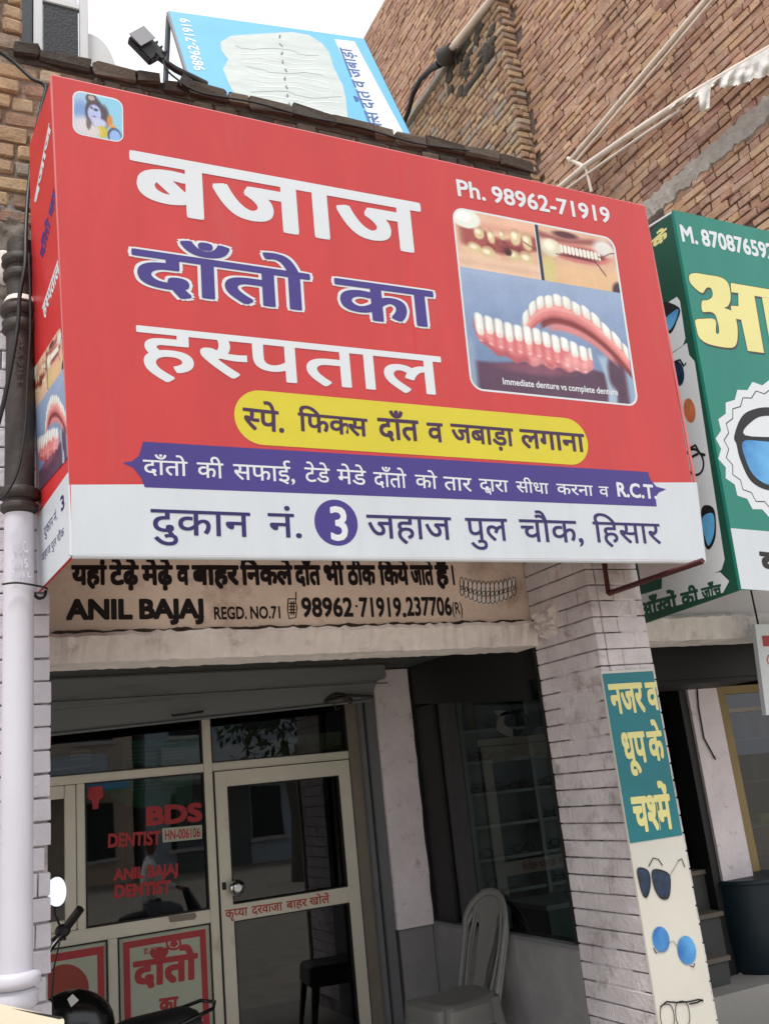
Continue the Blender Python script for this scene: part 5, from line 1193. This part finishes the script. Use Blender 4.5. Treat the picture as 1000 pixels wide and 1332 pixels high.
# cream sheet, lower left
cs = thing('cart_roof', 'cream sheet metal cart roof with a black rubber edge in the lower left corner', 'cart roof', (.1, 2.9, 0))
CA = [U(-40, 1296, PY(3.3)), U(2, 1301, PY(3.3)), U(30, 1311, PY(3.3)), U(80, 1324, PY(3.3))]
CZ = [U(-40, 1300, PY(2.2)), U(80, 1324, PY(3.3))]
top = [U(-60, 1292, PY(3.25)), U(82, 1324, PY(3.25)), U(84, 1327, PY(3.2)), U(80, 1400, PY(2.9)), U(-60, 1380, PY(2.9))]
MB().add(top + [p + V((0, .0, -.06)) for p in top], [(0, 1, 2, 3, 4), (9, 8, 7, 6, 5)] + [(i, (i + 1) % 5, 5 + (i + 1) % 5, 5 + i) for i in range(5)]).build('sheet', 'canopy', cs)
MB().tube([U(-60, 1305, PY(3.24)), U(0, 1311, PY(3.24)), U(40, 1318, PY(3.24)), U(82, 1325, PY(3.24))], .005, 6).build('rubber_edge', 'gasket', cs)
for x in (-.2, .12): MB().tube([(x, 3.1, -.449), (x, 3.1, 1.08)], .02, 8).build('prop', 'steel', cs)

# ================================================================== RIGHT-HAND SHOP
YO = 5.3
ro = thing('shop_post', 'whitewashed post with a dangling wire inside the right-hand shop opening', 'post', (5.1, YO, 0))
x0, x1 = U(893, 895, PY(YO)).x, U(930, 890, PY(YO)).x
MB().bb((x0, YO, .0), (x1, YO + .25, 2.43)).build('shaft', 'post', ro)
MB().tube([U(905, 880, PY(YO - .01)), U(908, 920, PY(YO - .01)), U(915, 960, PY(YO - .01)), U(930, 988, PY(YO - .01))], .006, 6).build('wire', 'cable', ro)
MB().bb((x0 - .07, YO + .02, 0), (x0 - .004, YO + .2, 2.43)).build('guide_channel', 'gasket', ro)
rd = thing('shutter_box', 'dark rolled shutter box under the right-hand lintel', 'shutter', (4.6, 4.9, 2.2))
z_ = U(930, 893, PY(4.95)).z
MB().bb((3.35, 4.6, z_), (U(950, 890, PY(4.95)).x, 5.1, 2.436)).build('box', 'gasket', rd, bevel=.03)
wf = thing('display_window', 'yellow framed display window of the right-hand shop', 'window', (5.8, 5.5, .9))
xw0, xw1 = U(933, 905, PY(5.45)).x, U(943, 905, PY(5.45)).x
zw1, zw0 = U(940, 893, PY(5.45)).z, U(985, 1143, PY(5.45)).z
MB().bb((xw0, 5.45, zw0), (xw1, 5.52, zw1)).build('frame', 'wood', wf); MB().bb((xw1 + .001, 5.45, zw1 - .06), (7.3, 5.52, zw1)).build('frame', 'wood', wf)
MB().bb((xw1 + .001, 5.45, zw1 - .2), (7.3, 5.5, zw1 - .17)).build('rail', 'alud', wf)
MB().bb((xw1, 5.48, zw0), (7.3, 5.486, zw1 - .06)).build('pane', 'glass', wf)
zr = U(985, 1080, PY(5.45)).z; MB().bb((xw1 + .001, 5.6, zr), (7.3, 5.9, zr + .02)).build('shelf', 'panelw', wf)
MB().bb((xw1 + .02, 5.62, zr - .2), (7.3, 5.66, zr - .01)).build('price_board', pm('pinkish', (150, 110, 104), .6, .2, 20, 0), wf)
pc = ['posterred', 'hs', 'panelw', 'yellow', 'teal', 'shutter', 'orange', 'navy']
for k in range(26):
    w_, h_ = random.uniform(.05, .14), random.uniform(.06, .2); lv = k % 3; xx = xw1 + .06 + (k // 3) * .2 + random.uniform(0, .05)
    zz_ = zr + .021 + .32 * lv
    if lv and k < 3: MB().bb((xw1 + .001, 5.6, zz_ - .012), (7.3, 5.88, zz_ - .001)).build('shelf', 'shelf', wf)
    o = MB().bb((xx, 5.63, zz_), (xx + w_, 5.70, zz_ + h_)).build('product_box', pc[k % 8], bevel=.002); tag(o, '%s product box, %s from the frame on the %s shelf of the yellow framed window' % (['red', 'blue', 'white', 'yellow', 'teal', 'grey', 'orange', 'navy'][k % 8], ORD[k // 3], ['bottom', 'middle', 'top'][lv]), 'box', 'product boxes in the display window')
MB().bb((xw0 - .002, 5.56, 0), (7.3, 5.6, zw0)).build('base', 'roomdark', wf)
MB().bb((xw0, 5.9, zr + .03), (7.3, 5.94, zw1)).build('back_board', 'roomdark', wf)
bn = thing('storage_drum', 'dark teal plastic drum standing by the right-hand display window', 'drum', (5.6, 5.2, .1))
PBn = PY(5.15); bx0 = U(958, 1150, PBn).x; bz1 = U(965, 1147, PBn).z; bz0 = .22
MB().tube([(bx0 + .3, 5.35, bz0), (bx0 + .3, 5.35, bz0 + .02), (bx0 + .3, 5.35, (bz0 + bz1) / 2), (bx0 + .3, 5.35, bz1 - .03)], [.27, .285, .3, .29], 26).build('body', 'bluedark', bn)
MB().tube([(bx0 + .3, 5.35, bz1 - .029), (bx0 + .3, 5.35, bz1 - .02), (bx0 + .3, 5.35, bz1)], [.3, .31, .29], 26).build('lid', 'bluedark', bn)
pf_ = MB().bb((3.7, 4.98, .001), (7.39, 9.1, .22)).build('shop_platform', 'tile', kind='structure')
stp = thing('shop_steps', 'short flight of grey steps behind the panel sign in the right-hand shop', 'steps', (4.6, 5.2, .22))
for k, (px, py) in enumerate(((925, 1248), (915, 1190), (905, 1133))):
    y = 5.14 + .12 * k; p = U(px, py, PY(y)); xe = U([947, 938, 930][k], py, PY(y)).x; zz_ = p.z
    MB().bb((xe - .6, y + .02, .221), (xe, y + .14, zz_ - .03)).build('riser', 'roomdark', stp); MB().bb((xe - .62, y, zz_ - .028), (xe + .02, y + .145, zz_)).build('tread', 'ply', stp)
hs_ = thing('hanging_sign', 'narrow white sign with a red bar cut off by the right edge of the frame', 'sign', (4.5, 4.0, 2.1))
HS = PY(4.05)
A, B, C, D_ = U(981, 812, HS), U(1080, 812, HS), U(1095, 925, HS), U(996, 930, HS)
MB().hexa([A, B, C, D_], (0, .03, 0)).build('board', 'whitet', hs_)
flat('red_bar', 'posterred', hs_, HS, [[(990, 827), (1060, 825), (1061, 838), (992, 841)]], .002); strokes('sign_mark', 'posterred', hs_, HS, [ell(1003, 858, 6, 7, 0, 16)], .008, .002, closed=True)
MB().tube([V((A.x + .05, 4.07, A.z)), V((A.x + .05, 4.07, A.z + .25))], .006, 6).build('hanger', 'gasket', hs_)

# ================================================================== OTHER SIDE OF THE STREET (seen in the glass)
def house(name, lab, x0, x1, z1, m, nx, nz, y=-20):
    t = thing(name, lab, 'building', ((x0 + x1) / 2, y, -.45))
    MB().bb((x0, y - 6, -.45), (x1, y, z1)).build('wall', m, t); MB().bb((x0 - .1, y + .002, z1 - .5), (x1 + .1, y + .3, z1 - .3)).build('cornice', 'plasterw', t)
    fr = MB().bb((0, 0, 0), (.9, .06, 1.3)); sw = (x1 - x0) / nx
    MB().hexa([V((x0 + .3, y + .05, 2.75)), V((x1 - .3, y + .05, 2.75)), V((x1 - .3, y + 1.2, 2.35)), V((x0 + .3, y + 1.2, 2.35))], (0, 0, .04)).build('awning', 'hs' if m != 'bluewall' else 'poster', t)
    MB().bb((x0 + .5, y + .06, 2.85), (x1 - .8, y + .14, 3.5)).build('fascia_board', 'yellow' if m == 'tanwall' else 'whitet', t)
    MB().bb((x0 + 1, y + .01, -.44), (x0 + 3.4, y + .055, 2.2)).build('roller_door', 'shutter', t)
    for i in range(nx):
        for j in range(nz):
            xx = x0 + sw * (i + .5) - .5; zz_ = .3 + 3.6 * j
            f = MB().bb((xx, y + .001, zz_), (xx + 1.1, y + .05, zz_ + 1.7)).build('window', 'winfar', t); MB().bb((xx - .1, y + .001, zz_ - .12), (xx + 1.2, y + .15, zz_ - .005)).build('sill', 'plasterw', f)
    return t
house('house', 'tan two storey house across the street, left of the pair', -12, -1.5, 6.2, 'tanwall', 4, 2)
house('house', 'pink three storey house across the street', -1.3, 6, 7.0, 'pinkwall', 3, 2)
house('house', 'grey blue house across the street, right of the pink one', 6.4, 17, 5.8, 'bluewall', 4, 2)
tr = thing('street_tree', 'leafy tree in front of the grey blue house across the street', 'tree', (8.5, -12, -.45))
MB().tube([(8.5, -12, -.45), (8.6, -12, 1.2), (8.4, -12.1, 3)], [.2, .16, .1], 10).build('trunk', 'ply', tr)
cr = MB()
for i in range(900):
    a = V((random.gauss(0, 1), random.gauss(0, 1), random.gauss(0, 1))).normalized() * (random.random() ** .4) * 1.7
    p = V((8.4, -12, 4)) + V((a.x * 1.2, a.y, a.z)); d1 = V((random.gauss(0, 1), random.gauss(0, 1), random.gauss(0, 1))).normalized(); d2 = d1.cross(V((random.random(), random.random(), 1))).normalized()
    cr.add([p, p + d1 * .2 + d2 * .06, p + d1 * .35, p + d1 * .2 - d2 * .06], [(0, 1, 2, 3)])
cr.build('crown', 'leaf', tr, kind='stuff')
# rider on a scooter waiting behind the photographer
def skinbody(name, verts, edges, m, parent, sub=2, root=0):
    me = bpy.data.meshes.new(name); off = woff(parent); me.from_pydata([V(v[:3]) - off for v in verts], edges, []); me.materials.append(M[m])
    o = bpy.data.objects.new(name, me); col.objects.link(o); o.parent = parent
    sk = o.modifiers.new('skin', 'SKIN')
    for i, v in enumerate(verts): me.skin_vertices[0].data[i].radius = (v[3], v[3]); me.skin_vertices[0].data[i].use_root = (i == root)
    s = o.modifiers.new('sub', 'SUBSURF'); s.levels = s.render_levels = sub; sk.use_smooth_shade = True
    return o
gx_, gy_, gz_ = 2.85, -2.3, -.45
pe = thing('person', 'man in white shirt and grey trousers on a scooter, mirrored in the shop glass', 'person', (gx_, gy_, gz_))
o_ = V((gx_, gy_, gz_))
def q3(x, y, z, r): return (o_.x + x, o_.y + y, o_.z + z, r)
bv = [q3(0, 0, .85, .14), q3(-.01, 0, 1.05, .13), q3(.0, 0, 1.28, .15), q3(.02, 0, 1.42, .08), q3(.03, 0, 1.5, .05),
      q3(.02, .17, 1.38, .065), q3(.12, .22, 1.15, .05), q3(.34, .2, 1.05, .04), q3(.02, -.17, 1.38, .065), q3(.12, -.22, 1.15, .05), q3(.34, -.2, 1.05, .04)]
skinbody('shirt', bv, [(0, 1), (1, 2), (2, 3), (3, 4), (2, 5), (5, 6), (6, 7), (2, 8), (8, 9), (9, 10)], 'shirt', pe)
lv = [q3(-.02, 0, .82, .13), q3(.05, .1, .8, .1), q3(.40, .16, .78, .075), q3(.36, .17, .40, .055), q3(.38, .17, .14, .04), q3(.05, -.1, .8, .1), q3(.40, -.16, .78, .075), q3(.36, -.17, .40, .055), q3(.38, -.17, .14, .04)]
skinbody('trousers', lv, [(0, 1), (1, 2), (2, 3), (3, 4), (0, 5), (5, 6), (6, 7), (7, 8)], 'jeans', pe)
hv = [q3(.04, 0, 1.50, .05), q3(.05, 0, 1.58, .075), q3(.06, 0, 1.66, .09), q3(.05, 0, 1.74, .07)]
skinbody('head', hv, [(0, 1), (1, 2), (2, 3)], 'skin', pe)
MB().ball(o_ + V((.03, 0, 1.72)), (.105, .095, .085), 14, 8).build('hair', 'hair', pe)
for sy in (-.19, .19):
    hnd = MB().ball(o_ + V((.42, sy, 1.03)), (.045, .035, .025), 10, 7)
    for k in range(4): hnd.tube([o_ + V((.44, sy - .03 + .02 * k, 1.045)), o_ + V((.475, sy - .03 + .02 * k, 1.04)), o_ + V((.475, sy - .03 + .02 * k, 1.015))], .009, 6)
    hnd.tube([o_ + V((.42, sy + .03, 1.03)), o_ + V((.45, sy + .035, 1.01))], .01, 6); hnd.build('hand', 'skin', pe)
    MB().ball(o_ + V((.44, sy * .85, .10)), (.12, .045, .045), 12, 8).build('shoe', 'hair', pe)
sc_ = thing('scooter', 'dark scooter under the man mirrored in the shop glass', 'scooter', (gx_ + .2, gy_, gz_))
for wx in (-.35, .85): tor(o_ + V((wx, 0, .22)), .17, .05).build('wheel', 'rubber', sc_)
MB().ball(o_ + V((-.15, 0, .5)), (.42, .17, .22), 18, 10).build('body', 'bblack', sc_); MB().ball(o_ + V((-.05, 0, .72)), (.38, .14, .07), 18, 8).build('seat', 'bmat', sc_)
MB().tube([o_ + V((.85, 0, .22)), o_ + V((.62, 0, .75)), o_ + V((.52, 0, 1.0))], [.05, .09, .05], 10).build('front_column', 'bblack', sc_); MB().tube([o_ + V((.48, -.3, 1.03)), o_ + V((.52, 0, 1.0)), o_ + V((.48, .3, 1.03))], .016, 8).build('handlebar', 'lamp', sc_)
MB().bb(o_ + V((.1, -.14, .1)), o_ + V((.62, .14, .16))).build('footboard', 'bblack', sc_)
